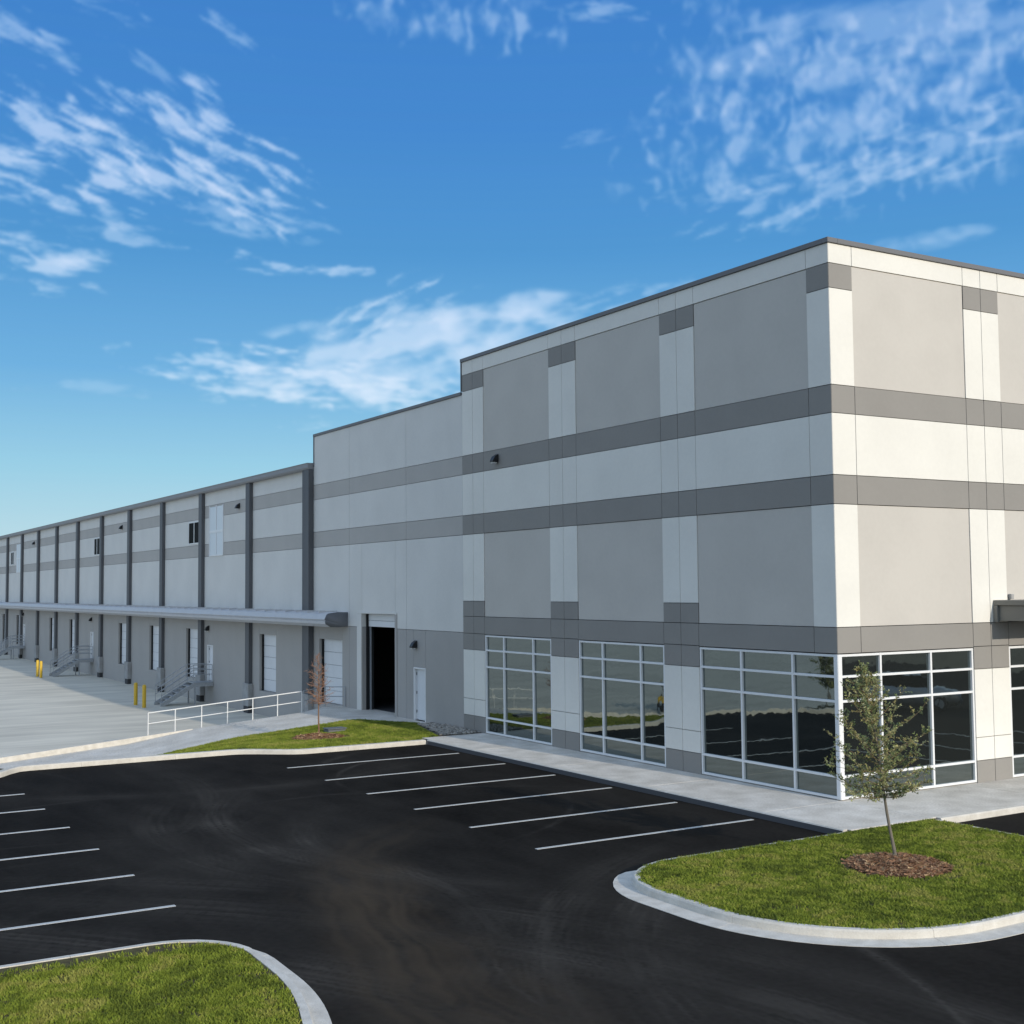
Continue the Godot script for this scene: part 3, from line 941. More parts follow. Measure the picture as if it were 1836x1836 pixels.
func sheet(poly: PackedVector2Array, y: float, m: Material, uv_scale := 0.0) -> MeshInstance3D:
	var st := begin()
	var idx := Geometry2D.triangulate_polygon(poly)
	for i in range(0, idx.size(), 3):
		var a := poly[idx[i]]
		var b := poly[idx[i + 1]]
		var c := poly[idx[i + 2]]
		if (b - a).cross(c - a) < 0:
			var t := b
			b = c
			c = t
		for p in [a, b, c]:
			if uv_scale > 0: st.set_uv(Vector2((p.x - AX) / AS, (p.y - AZ) / AS))
			st.set_normal(Vector3.UP)
			st.add_vertex(Vector3(p.x, y, p.y))
	return inst(st.commit(), m)

func rect_poly(x0: float, z0: float, x1: float, z1: float) -> PackedVector2Array:
	return PackedVector2Array([Vector2(x0, z0), Vector2(x1, z0), Vector2(x1, z1), Vector2(x0, z1)])

func ramp_y(z: float) -> float:
	if z < 2.3: return 0.0
	if z < 7.0: return -0.082 * (z - 2.3)
	return maxf(-0.082 * (z - 2.3) - 0.2 * minf(1.0, (z - 7.0) / 3.0), -1.262)

func curb_x(z: float) -> float:
	# face of the car park's far curb
	if z < 7.0: return -16.95
	if z < 9.3: return lerpf(-16.95, -18.2, smoothstep(7.0, 9.3, z))
	if z < 15.7: return -18.2
	return lerpf(-18.2, -16.9, smoothstep(15.7, 16.9, z))

func lawn_left(z: float) -> float:
	return -24.6 if z > 1.8 else lerpf(-21.6, -24.6, clampf((z - 0.35) / 1.45, 0, 1))

func far_lawn_y(x: float, z: float) -> float:
	var t := clampf((x + 24.6) / (24.6 - 18.5), 0, 1)
	return lerpf(ramp_y(z) - 0.02 if z > 1.8 else -0.02, -0.012, t) + 0.02 * sin(x * 1.7) * sin(z * 1.3) * t * (1 - t) - 0.16 * sin(PI * t) * smoothstep(8.0, 11.0, z)

var island_path: PackedVector2Array
var near_path: PackedVector2Array
var far_path: PackedVector2Array

func ground() -> void:
	struct(sheet(rect_poly(-1500, -1500, 1500, 1500), -1.55, M["field"]), "terrain", "flat dry field around the site")
	var lot := struct(sheet(rect_poly(-18.4, -44, 60, 62), -0.15, M["asphalt"], 1.0), "parking_lot", "fresh black asphalt car park")
	block(lot, "road_base", Vector3(-18.4, -1.56, -44), Vector3(60, -0.16, 62), M["dirt"])
	# stall lines
	for x in [-14.22, -11.25, -8.42, -5.62, -2.82, 0.0]:
		block(lot, "stall_line", Vector3(x - 0.052, -0.152, 2.87), Vector3(x + 0.052, -0.144, 8.82), M["stripe"])
	for x in [-13.65, -10.88, -8.0, -5.12, -2.25, 0.5]:
		block(lot, "stall_line", Vector3(x - 0.052, -0.152, 16.5), Vector3(x + 0.052, -0.144, 22.4), M["stripe"])
	for i in 10:
		block(lot, "stall_line", Vector3(3.1, -0.152, -2.9 - 2.8 * i), Vector3(9.0, -0.144, -2.8 - 2.8 * i), M["stripe"])
	# truck court
	var court := sheet(rect_poly(-240, -1.0, -24.0, 70), -1.262, M["court"])
	var cst := begin()
	for p in [Vector2(-240, -1), Vector2(-18.5, -1), Vector2(-18.5, 70), Vector2(-240, -1), Vector2(-18.5, 70), Vector2(-240, 70)]:
		cst.set_uv(Vector2(p.y / 26.0, p.x / 26.0))
		cst.set_normal(Vector3.UP)
		cst.add_vertex(Vector3(p.x, -1.262, p.y))
	court.mesh = cst.commit()
	struct(court, "truck_court", "pale concrete truck court below the dock doors")
	# sidewalks: slabs with tooled joints over a dark bed
	var walk := struct(Node3D.new(), "sidewalk", "pale concrete sidewalk along both glazed fronts")
	block(walk, "joint_bed", Vector3(-17.6, -0.5, -0.3), Vector3(2.78, -0.02, 2.5), M["joint"])
	block(walk, "joint_bed", Vector3(-0.3, -0.5, -44.0), Vector3(2.7, -0.02, -0.31), M["joint"])
	var cuts := [-17.62, -13.6, -9.05, -4.5, 0.02]
	for i in cuts.size() - 1:
		block(walk, "slab", Vector3(cuts[i] + 0.006, -0.3, -0.28), Vector3(cuts[i + 1] - 0.006, 0.0 + rng.randf_range(-0.003, 0.0), 2.488), M["sidewalk"], 0.008)
	block(walk, "slab", Vector3(0.032, -0.3, 0.012), Vector3(2.70, 0.0, 2.488), M["sidewalk"], 0.008)
	for i in 9:
		block(walk, "slab", Vector3(-0.28, -0.3, -4.6 * (i + 1) + 0.012), Vector3(2.70, rng.randf_range(-0.003, 0.0), -4.6 * i), M["sidewalk"], 0.008)
	curb_run("curb", "concrete curb along the stalls in front of the shaded windows", smooth_path([Vector2(-16.95, 2.65), Vector2(2.60, 2.65)], [0, 0]), 1.0, 0.0)
	curb_run("curb", "sunlit concrete curb along the sidewalk of the bright front", smooth_path([Vector2(2.86, -0.2), Vector2(2.86, -43)], [0, 0]), 1.0, 0.0)
	block(lot, "curb_face_strip", Vector3(-16.9, -0.149, 2.648), Vector3(2.6, -0.022, 2.655), M["face_strip"])  # thin dark strip laid over the curb face along the stalls
	# far curb of the car park and the island with a tree just outside the view
	far_path = PackedVector2Array()
	var z := 2.66
	while z < 40.0:
		far_path.append(Vector2(curb_x(z), z))
		z += 0.3
	curb_run("curb", "sunlit concrete curb between the car park and the far grass strip", far_path, -1.0, 0.0, 0.22)
	island_path = smooth_path([Vector2(2.74, 2.72), Vector2(2.74, 9.34), Vector2(9.12, 9.34), Vector2(9.12, -0.06), Vector2(2.92, -0.06)], [0, 1.95, 3.1, 1.5, 0])
	curb_run("curb", "curved concrete curb and gutter round the grass island with the leafy tree", island_path, 1.0, 0.36, 0.13, 5.0)
	near_path = smooth_path([Vector2(3.06, 46), Vector2(3.06, 16.36), Vector2(6.3, 16.44), Vector2(12.5, 18.3), Vector2(24, 29)], [0, 1.3, 7.0, 8.0, 0])
	curb_run("curb", "curved concrete curb and gutter round the grass island without a tree", near_path, -1.0, 0.24, 0.15)
	# ramp from the drive-in door down to the court, with its edge wall
	var st := begin()
	var zs := []
	for i in 41: zs.append(-0.32 + i * 0.43)
	for i in zs.size() - 1:
		var a: float = zs[i]
		var b: float = zs[i + 1]
		var xa := lawn_left(a) - 0.0 if a > 0.35 else -21.6
		var xb := lawn_left(b) - 0.0 if b > 0.35 else -21.6
		var la := -29.0 if a > 2.4 else lerpf(-30.75, -29.0, clampf((a - 0.7) / 1.7, 0, 1))
		var lb := -29.0 if b > 2.4 else lerpf(-30.75, -29.0, clampf((b - 0.7) / 1.7, 0, 1))
		st.set_smooth_group(0)
		quad(st, Vector3(la, ramp_y(a), a), Vector3(xa, ramp_y(a), a), Vector3(xb, ramp_y(b), b), Vector3(lb, ramp_y(b), b))
		st.set_smooth_group(-1)
		quad(st, Vector3(la, -1.5, a), Vector3(la, ramp_y(a), a), Vector3(lb, ramp_y(b), b), Vector3(lb, -1.5, b), false)
		quad(st, Vector3(xa, ramp_y(a), a), Vector3(xa, ramp_y(a) - 0.25, a), Vector3(xb, ramp_y(b) - 0.25, b), Vector3(xb, ramp_y(b), b), false)
	struct(done(st, M["ramp"]), "ramp", "concrete ramp from the drive-in door down to the court")
	var ew := begin()
	ew.set_smooth_group(-1)
	for i in 28:
		var a := 7.3 + i * 0.36
		var b := a + 0.36
		var ya := -0.082 * (a - 2.3) + 0.01
		var yb := -0.082 * (b - 2.3) + 0.01
		quad(ew, Vector3(-29.08, ya, a), Vector3(-28.90, ya, a), Vector3(-28.90, yb, b), Vector3(-29.08, yb, b))
		quad(ew, Vector3(-28.90, ya, a), Vector3(-28.88, -1.5, a), Vector3(-28.88, -1.5, b), Vector3(-28.90, yb, b))
		quad(ew, Vector3(-29.08, -1.5, a), Vector3(-29.08, ya, a), Vector3(-29.08, yb, b), Vector3(-29.08, -1.5, b))
		if i == 0: quad(ew, Vector3(-29.08, -1.5, a), Vector3(-28.88, -1.5, a), Vector3(-28.90, ya, a), Vector3(-29.08, ya, a))
	struct(done(ew, M["curb"]), "ramp_curb", "raised concrete edge along the lower half of the ramp")
	# lawns
	var lw := begin()
	for i in 62:
		var a := 0.3 + i * 0.6
		var b := a + 0.6
		for j in 8:
			var q := []
			for e in [[a, j], [a, j + 1], [b, j + 1], [b, j]]:
				var zz: float = e[0]
				var xl := lawn_left(zz) + 0.004
				var xr := (curb_x(zz) - 0.22) if zz > 2.66 else -17.62
				var x := lerpf(xl, xr, e[1] / 8.0)
				q.append(Vector3(x, far_lawn_y(x, zz) if zz < 17.0 else lerpf(-1.28, -0.012, clampf((x + 24.6) / 6.0, 0, 1)), zz))
			lw.set_smooth_group(0)
			quad(lw, q[0], q[1], q[2], q[3])
	struct(done(lw, M["soil"]), "lawn", "grass strip between the ramp and the car park")
	struct(sheet(Geometry2D.offset_polygon(island_poly(), -0.12)[0], -0.012, M["soil"]), "lawn", "ground of the island with the leafy tree")
	struct(sheet(inner(near_path, -1.0, 0.14) + PackedVector2Array([Vector2(24, 46)]), -0.012, M["soil"]), "lawn", "ground of the island without a tree")
	# rubble patch beside the personnel door
	var rb := begin()
	for i in 10:
		for j in 6:
			var q := []
			for e in [[i, j], [i + 1, j], [i + 1, j + 1], [i, j + 1]]:
				var u: float = e[0] / 10.0
				var v: float = e[1] / 6.0
				var x := lerpf(-21.55, -17.66, u)
				var zz := lerpf(0.0, lerpf(0.75, 1.75, u), v)
				var hgt := 0.004 + 0.07 * sin(PI * u) * sin(PI * clampf(v * 1.1, 0, 1)) * (0.7 + 0.5 * sin(u * 17 + v * 9))
				q.append(Vector3(x, hgt, zz))
			rb.set_smooth_group(0)
			quad(rb, q[0], q[1], q[2], q[3])
	struct(done(rb, M["dirt"]), "ground", "bare grey earth under the rubble beside the personnel door")

func inner(path: PackedVector2Array, inward: float, off: float) -> PackedVector2Array:
	var o := PackedVector2Array()
	for i in path.size(): o.append(path[i] + side(path, i, inward) * off)
	return o

func island_poly() -> PackedVector2Array:
	var p := PackedVector2Array()
	for q in island_path: p.append(q)
	p.append(Vector2(2.72, -0.06))
	return p

# ---------------------------------------------------------------- plants
func tuft_mesh(sd: int, blades: int, h: float, spread: float, width: float) -> ArrayMesh:
	var r := RandomNumberGenerator.new()
	r.seed = sd
	var st := begin()
	for i in blades:
		var a := r.randf() * TAU
		var p := Vector3(cos(a), 0, sin(a)) * spread * sqrt(r.randf())
		var d := Vector3(cos(r.randf() * TAU), 0, sin(r.randf() * TAU))
		var lean := Vector3(r.randf_range(-1, 1), 0, r.randf_range(-1, 1)) * h * 0.7
		var hh := h * r.randf_range(0.55, 1.1)
		var mid := p + lean * 0.4 + Vector3.UP * hh * 0.6
		st.set_smooth_group(-1)
		tri(st, p - d * width, p + d * width, mid + d * width * 0.7)
		tri(st, p - d * width, mid + d * width * 0.7, mid - d * width * 0.7)
		tri(st, mid - d * width * 0.7, mid + d * width * 0.7, p + lean + Vector3.UP * hh)
	st.generate_normals()
	return st.commit()

func grass(called: String, label: String, spots: PackedVector3Array, mesh: Mesh, palette: Array, sd: int, smin := 0.7, smax := 1.25) -> void:
	var mm := MultiMesh.new()
	mm.transform_format = MultiMesh.TRANSFORM_3D
	mm.use_colors = true
	mm.mesh = mesh
	mm.instance_count = spots.size()
	var r := RandomNumberGenerator.new()
	r.seed = sd
	var nz := noise(sd, 0.45, 3)
	var nf := noise(sd + 3, 2.2, 2)
	for i in spots.size():
		var s := r.randf_range(smin, smax)
		var b := Basis(Vector3.UP, r.randf() * TAU).scaled(Vector3(s, s * r.randf_range(0.8, 1.2), s))
		mm.set_instance_transform(i, Transform3D(b, spots[i]))
		var t := clampf(0.5 + nz.get_noise_2d(spots[i].x, spots[i].z) * 0.9 + nf.get_noise_2d(spots[i].x, spots[i].z) * 0.8 + r.randf_range(-0.22, 0.22), 0, 0.999) * (palette.size() - 1)
		var c: Color = (palette[int(t)] as Color).lerp(palette[int(t) + 1], t - int(t))
		mm.set_instance_color(i, c)
	var o := MultiMeshInstance3D.new()
	o.multimesh = mm
	o.material_override = M["tinted"]
	top(o, called, label, "grass", "", "stuff")

func lawns() -> void:
	var pal := [Color(0.11, 0.145, 0.013), Color(0.165, 0.21, 0.018), Color(0.20, 0.255, 0.022), Color(0.24, 0.285, 0.032), Color(0.30, 0.30, 0.06)]
	var mesh := tuft_mesh(1, 8, 0.045, 0.065, 0.0065)
	var r := RandomNumberGenerator.new()
	r.seed = 31
	var spots := PackedVector3Array()
	var poly := Geometry2D.offset_polygon(island_poly(), -0.11)[0] as PackedVector2Array
	var gap := noise(5, 0.9, 3)
	while spots.size() < 34000:
		var p := Vector2(r.randf_range(2.8, 9.2), r.randf_range(-0.05, 9.4))
		if not Geometry2D.is_point_in_polygon(p, poly): continue
		var m := Vector2((p.x - 5.62) / 1.02, (p.y - 4.35) / 1.02).length()
		if m < 1.0 or (m < 1.25 and r.randf() < 0.6): continue
		if gap.get_noise_2d(p.x * 1.5, p.y * 1.5) < -0.28 and r.randf() < 0.6: continue
		spots.append(Vector3(p.x, -0.012, p.y))
	grass("grass", "short green grass on the island with the leafy tree", spots, mesh, pal, 41)
	spots = PackedVector3Array()
	var near_in := inner(near_path, -1.0, 0.20) + PackedVector2Array([Vector2(24, 46)])
	while spots.size() < 26000:
		var p := Vector2(r.randf_range(3.4, 10.5), r.randf_range(16.6, 22.5))
		if not Geometry2D.is_point_in_polygon(p, near_in): continue
		if p.x < 3.7 and r.randf() < 0.85: continue
		if gap.get_noise_2d(p.x * 1.5 + 70, p.y * 1.5) < -0.28 and r.randf() < 0.6: continue
		spots.append(Vector3(p.x, -0.012, p.y))
	grass("grass", "short green grass on the bare island without a tree", spots, mesh, pal, 42)
	spots = PackedVector3Array()
	while spots.size() < 26000:
		var zz := pow(r.randf(), 1.3) * 16.5 + 0.5
		var x := r.randf_range(-24.6, -17.2)
		if x < lawn_left(zz) + 0.04 or x > (curb_x(zz) - 0.24 if zz > 2.7 else -17.7): continue
		if x > -21.7 and zz < lerpf(0.8, 1.85, clampf((x + 21.6) / 3.9, 0, 1)): continue
		if Vector2((x + 20.2) / 1.05, (zz - 5.2) / 1.05).length() < 1.0: continue
		if gap.get_noise_2d(x * 1.2 + 170, zz * 1.2) < -0.3 and r.randf() < 0.6: continue
		if zz > 9.0 and r.randf() < smoothstep(9.0, 11.5, zz): continue
		spots.append(Vector3(x, far_lawn_y(x, zz), zz))
	grass("grass", "green grass on the slope between the ramp and the car park", spots, tuft_mesh(2, 8, 0.075, 0.08, 0.009), pal, 43)

func mulch(at: Vector3, rad: float, label: String, sd: int) -> void:
	var root := top(Node3D.new(), "mulch_bed", label, "mulch", "mulch rings round the young trees")
	root.position = at
	var r := RandomNumberGenerator.new()
	r.seed = sd
	var nz := noise(sd, 1.6, 3)
	var hfun := func(x: float, z: float) -> float:
		var q := Vector2(x, z).length() / rad
		return 0.11 * (1.0 - q * q) * (1.0 + nz.get_noise_2d(x * 2.0, z * 2.0) * 0.8) + 0.012
	var st := begin()
	var rings := 8
	var seg := 30
	for i in rings:
		for j in seg:
			var q := []
			for e in [[i, j], [i, j + 1], [i + 1, j + 1], [i + 1, j]]:
				var a := TAU * (int(e[1]) % seg) / seg
				var rr: float = rad * e[0] / rings * (1.0 + 0.10 * sin(a * 3 + sd) + 0.06 * sin(a * 7))
				q.append(Vector3(cos(a) * rr, hfun.call(cos(a) * rr, sin(a) * rr) if int(e[0]) < rings else -0.03, sin(a) * rr))
			st.set_smooth_group(0)
			quad(st, q[0], q[1], q[2], q[3])
	mk("mulch_%d" % sd, lin(0.24, 0.115, 0.062), 0.95, mottle(90, 256, 0.05, 0.3, 0.45, 1.05, 0.6), 1.3)
	part(done(st, M["mulch_%d" % sd]), "mound", root)
	var sm := begin()
	sm.set_smooth_group(-1)
	tri(sm, Vector3(-0.09, 0, -0.007), Vector3(-0.02, 0.025, 0.0), Vector3(-0.09, 0, 0.007))
	tri(sm, Vector3(-0.02, 0.025, -0.008), Vector3(0.05, 0.02, 0.0), Vector3(-0.02, 0.025, 0.008))
	tri(sm, Vector3(0.05, 0.02, -0.007), Vector3(0.10, -0.01, 0.0), Vector3(0.05, 0.02, 0.007))
	tri(sm, Vector3(-0.09, 0, 0), Vector3(0.10, 0.018, 0.012), Vector3(0.10, 0.0, -0.012))
	sm.generate_normals()
	var mm := MultiMesh.new()
	mm.transform_format = MultiMesh.TRANSFORM_3D
	mm.use_colors = true
	mm.mesh = sm.commit()
	mm.instance_count = int(2600 * rad * rad)
	for i in mm.instance_count:
		var a := r.randf() * TAU
		var rr := rad * sqrt(r.randf()) * r.randf_range(0.9, 1.06)
		var p := Vector3(cos(a) * rr, 0, sin(a) * rr)
		p.y = maxf(hfun.call(p.x, p.z), 0.0) + r.randf_range(0.0, 0.02)
		var b := Basis(Vector3.UP, r.randf() * TAU) * Basis(Vector3.RIGHT, r.randf_range(-0.5, 0.5)) * Basis(Vector3.BACK, r.randf_range(-0.35, 0.35))
		mm.set_instance_transform(i, Transform3D(b.scaled(Vector3.ONE * r.randf_range(0.6, 1.2)), p))
		var t := r.randf()
		mm.set_instance_color(i, Color(0.40, 0.215, 0.115).lerp(Color(0.18, 0.09, 0.048), t) if r.randf() < 0.8 else Color(0.50, 0.34, 0.19))
	var o := MultiMeshInstance3D.new()
	o.multimesh = mm
	o.material_override = M["tinted_dull"]
	part(o, "straw", root)
	o.set_meta("kind", "stuff")

func leaf(st: SurfaceTool, p: Vector3, d: Vector3, up: Vector3, l: float, w: float, c: Color) -> void:
	var s := d.cross(up).normalized() * w
	var n := s.cross(d).normalized() * w * 0.35
	st.set_color(c)
	tri(st, p, p + d * l * 0.5 + s + n, p + d * l)
	tri(st, p, p + d * l, p + d * l * 0.5 - s + n)

# kind: leaf size, leaves per twig, palette; the crown is drawn from whorls of branches on a leaning stem
func young_tree(called: String, label: String, at: Vector3, lean: Vector3, height: float, base_h: float, width: float, k: Dictionary, sd: int) -> void:
	var root := top(Node3D.new(), called, label, "tree")
	root.position = at
	var r := RandomNumberGenerator.new()
	r.seed = sd
	var stem := func(t: float) -> Vector3:
		return Vector3(lean.x * t, height * t, lean.z * t) + Vector3(sin(t * 7.0 + sd), 0, cos(t * 5.0)) * 0.025 * minf(t * 4.0, 1.0) - Vector3(sin(sd), 0, 1.0) * 0.025 * minf(t * 4.0, 1.0)
	var st := begin()
	for i in 16:
		var t0 := i / 16.0
		var t1 := (i + 1) / 16.0
		var flare := 1.0 + 0.5 * maxf(0, 1.0 - t0 * 12.0)
		tube(st, stem.call(t0) - (Vector3.UP * 0.1 if i == 0 else Vector3.ZERO), stem.call(t1), k.trunk * flare * lerpf(1.0, 0.16, t0), k.trunk * lerpf(1.0, 0.16, t1), 8, false)
	part(done(st, k.bark), "trunk", root)
	var bt := begin()
	var lf := begin()
	lf.set_smooth_group(-1)
	var nb: int = k.branches
	for i in nb:
		var t := base_h / height + (1.0 - base_h / height) * pow((i + 0.5) / nb, 1.5)
		t = minf(t, 0.985)
		var a := i * 2.399 + r.randf_range(-0.4, 0.4)
		var u := (t - base_h / height) / (1.0 - base_h / height)
		var prof: float = lerpf(0.72, 1.0, smoothstep(0.0, 0.2, u)) * lerpf(1.0, k.taper, smoothstep(0.30, 1.0, u))
		var L: float = width * 0.5 * prof * r.randf_range(0.62, 1.15)
		var rise: float = lerpf(k.rise0, k.rise1, u) + r.randf_range(-0.2, 0.2)
		var p: Vector3 = stem.call(t)
		var d := Vector3(cos(a) * cos(rise), sin(rise), sin(a) * cos(rise))
		var steps := 5
		var rad0: float = k.trunk * 0.28
		for s in steps:
			var d2 := (d + Vector3(r.randf_range(-0.22, 0.22), r.randf_range(-0.08, 0.24), r.randf_range(-0.22, 0.22))).normalized()
			var q := p + d2 * L / steps
			tube(bt, p, q, rad0 * (1.0 - s / 5.5), rad0 * (1.0 - (s + 1) / 5.5), 4, false)
			var tw: int = maxi(2, int(k.twigs * (1.1 - 0.7 * u) + 0.5))
			for w in tw:
				var o := p.lerp(q, r.randf())
				var td := (d2 * 0.6 + Vector3(r.randf_range(-1, 1), r.randf_range(-0.55, 0.95), r.randf_range(-1, 1))).normalized()
				var tl: float = k.twig * r.randf_range(0.5, 1.2)
				var e := o + td * tl
				tube(bt, o, e, k.twig_r, k.twig_r * 0.5, 3, false)
				var base: Color = k.palette[r.randi() % k.palette.size()]
				for m in k.leaves:
					var lp := o.lerp(e, r.randf_range(0.15, 1.0))
					var ld := (td * 0.5 + Vector3(r.randf_range(-1, 1), r.randf_range(-0.7, 0.8), r.randf_range(-1, 1))).normalized()
					leaf(lf, lp, ld, Vector3(r.randf_range(-1, 1), 1, r.randf_range(-1, 1)).normalized(), k.leaf * r.randf_range(0.7, 1.3), k.leaf * 0.3, base * r.randf_range(0.75, 1.2))
			p = q
			d = d2
	part(done(bt, k.twig_mat), "branches", root)
	var c := done(lf, M["tinted"])
	part(c, "crown", root)

func trees() -> void:
	mk("twig_tan", lin(0.24, 0.18, 0.10), 0.9)
	mk("twig_orange", lin(0.38, 0.22, 0.15), 0.9)
	var oak := {"trunk": 0.034, "bark": M["bark_pale"], "branches": 56, "taper": 0.14, "rise0": 0.02, "rise1": 1.05, "twigs": 5, "twig": 0.18, "twig_r": 0.0035, "twig_mat": M["twig_tan"], "leaves": 13, "leaf": 0.042,
		"palette": [Color(0.276, 0.314, 0.117), Color(0.374, 0.380, 0.156), Color(0.195, 0.247, 0.101), Color(0.420, 0.420, 0.219), Color(0.163, 0.215, 0.101), Color(0.390, 0.346, 0.140)]}
	young_tree("young_oak", "leafy young tree leaning on a slim trunk in the island by the glazed corner", Vector3(5.41, 0.0, 4.12), Vector3(-0.34, 0, 0.46), 3.62, 1.20, 2.5, oak, 3)
	mulch(Vector3(5.66, -0.01, 4.36), 0.93, "large red-brown straw mulch ring round the leafy tree", 12)
	var cyp := {"trunk": 0.036, "bark": M["bark_orange"], "branches": 40, "taper": 0.22, "rise0": 0.05, "rise1": 0.8, "twigs": 4, "twig": 0.15, "twig_r": 0.0048, "twig_mat": M["twig_orange"], "leaves": 1, "leaf": 0.035,
		"palette": [Color(0.36, 0.17, 0.085), Color(0.28, 0.13, 0.075), Color(0.40, 0.24, 0.10), Color(0.20, 0.10, 0.06)]}
	var yb := far_lawn_y(-20.75, 5.2)
	young_tree("young_cypress", "small bare orange-brown tree on the grass strip by the ramp rail", Vector3(-20.75, yb, 5.10), Vector3(0.05, 0, 0.1), 2.95, 1.2, 1.25, cyp, 8)
	mulch(Vector3(-20.35, yb + 0.0, 5.25), 0.95, "small red mulch ring round the bare orange tree", 14)
	var full := oak.duplicate()
	full.leaves = 11
	full.leaf = 0.06
	young_tree("young_oak", "bushy young tree at the far curb, mirrored in the window beside the corner", Vector3(-18.4, -0.02, 17.9), Vector3(0.1, 0, 0), 3.9, 0.7, 1.7, full, 21)

# ---------------------------------------------------------------- yard furniture
func rubble() -> void:
	var r := RandomNumberGenerator.new()
	r.seed = 19
	var st := begin()
	st.set_smooth_group(-1)
	var v := []
	for d in [Vector3(1, 0, 0), Vector3(-1, 0, 0), Vector3(0, 1, 0), Vector3(0, -1, 0), Vector3(0, 0, 1), Vector3(0, 0, -1)]: v.append(d * r.randf_range(0.7, 1.2) + Vector3(r.randf_range(-0.2, 0.2), 0, r.randf_range(-0.2, 0.2)))
	for f in [[0, 2, 4], [4, 2, 1], [1, 2, 5], [5, 2, 0], [0, 4, 3], [4, 1, 3], [1, 5, 3], [5, 0, 3]]: tri(st, v[f[0]], v[f[2]], v[f[1]])
	st.generate_normals()
	var mm := MultiMesh.new()
	mm.transform_format = MultiMesh.TRANSFORM_3D
	mm.use_colors = true
	mm.mesh = st.commit()
	mm.instance_count = 1500
	for i in 1500:
		var u := r.randf()
		var w := r.randf()
		var p := Vector3(lerpf(-21.5, -17.7, u), 0.03 + 0.04 * sin(PI * u), lerpf(0.06, lerpf(0.7, 1.68, u), w))
		var s := 0.012 + 0.075 * pow(r.randf(), 3.0)
		mm.set_instance_transform(i, Transform3D((Basis(Vector3.UP, r.randf() * TAU) * Basis(Vector3.RIGHT, r.randf() * 3.0)).scaled(Vector3(s, s * 0.7, s * r.randf_range(0.7, 1.4))), p))
		var g := r.randf_range(0.20, 0.42)
		mm.set_instance_color(i, Color(g, g * 0.93, g * 0.82))
	var o := MultiMeshInstance3D.new()
	o.multimesh = mm
	o.material_override = M["tinted_dull"]
	top(o, "rubble", "grey broken stones and clods against the wall by the personnel door", "rubble", "", "stuff")

func bollards() -> void:
	var t := Node3D.new()
	var st := begin()
	var pr := [[0.108, -0.05], [0.108, 1.20], [0.102, 1.24], [0.082, 1.275], [0.045, 1.295], [0.0, 1.30]]
	for i in pr.size() - 1: tube(st, Vector3(0, pr[i][1], 0), Vector3(0, pr[i + 1][1], 0), pr[i][0], pr[i + 1][0], 16, false)
	part(done(st, M["yellow"]), "post", t)
	var b := begin()
	tube(b, Vector3(0, -0.02, 0), Vector3(0, 0.012, 0), 0.20, 0.19, 16, true)
	part(done(b, M["ramp"]), "collar", t)
	var k := 0
	for q in [[-50.84, 3.98, "the stairs next to the ramp, on the side away from it"], [-48.86, 4.02, "the stairs next to the ramp, on the ramp side"], [-79.94, 4.02, "the middle dock stairs, on the side away from the ramp"], [-78.34, 4.06, "the middle dock stairs, on the ramp side"]]:
		var o: Node3D = t if k == 0 else t.duplicate()
		o.position = Vector3(q[0], -1.262, q[1])
		top(o, "bollard", "yellow bollard by %s" % q[2], "bollard", "yellow bollards at the dock stairs")
		k += 1

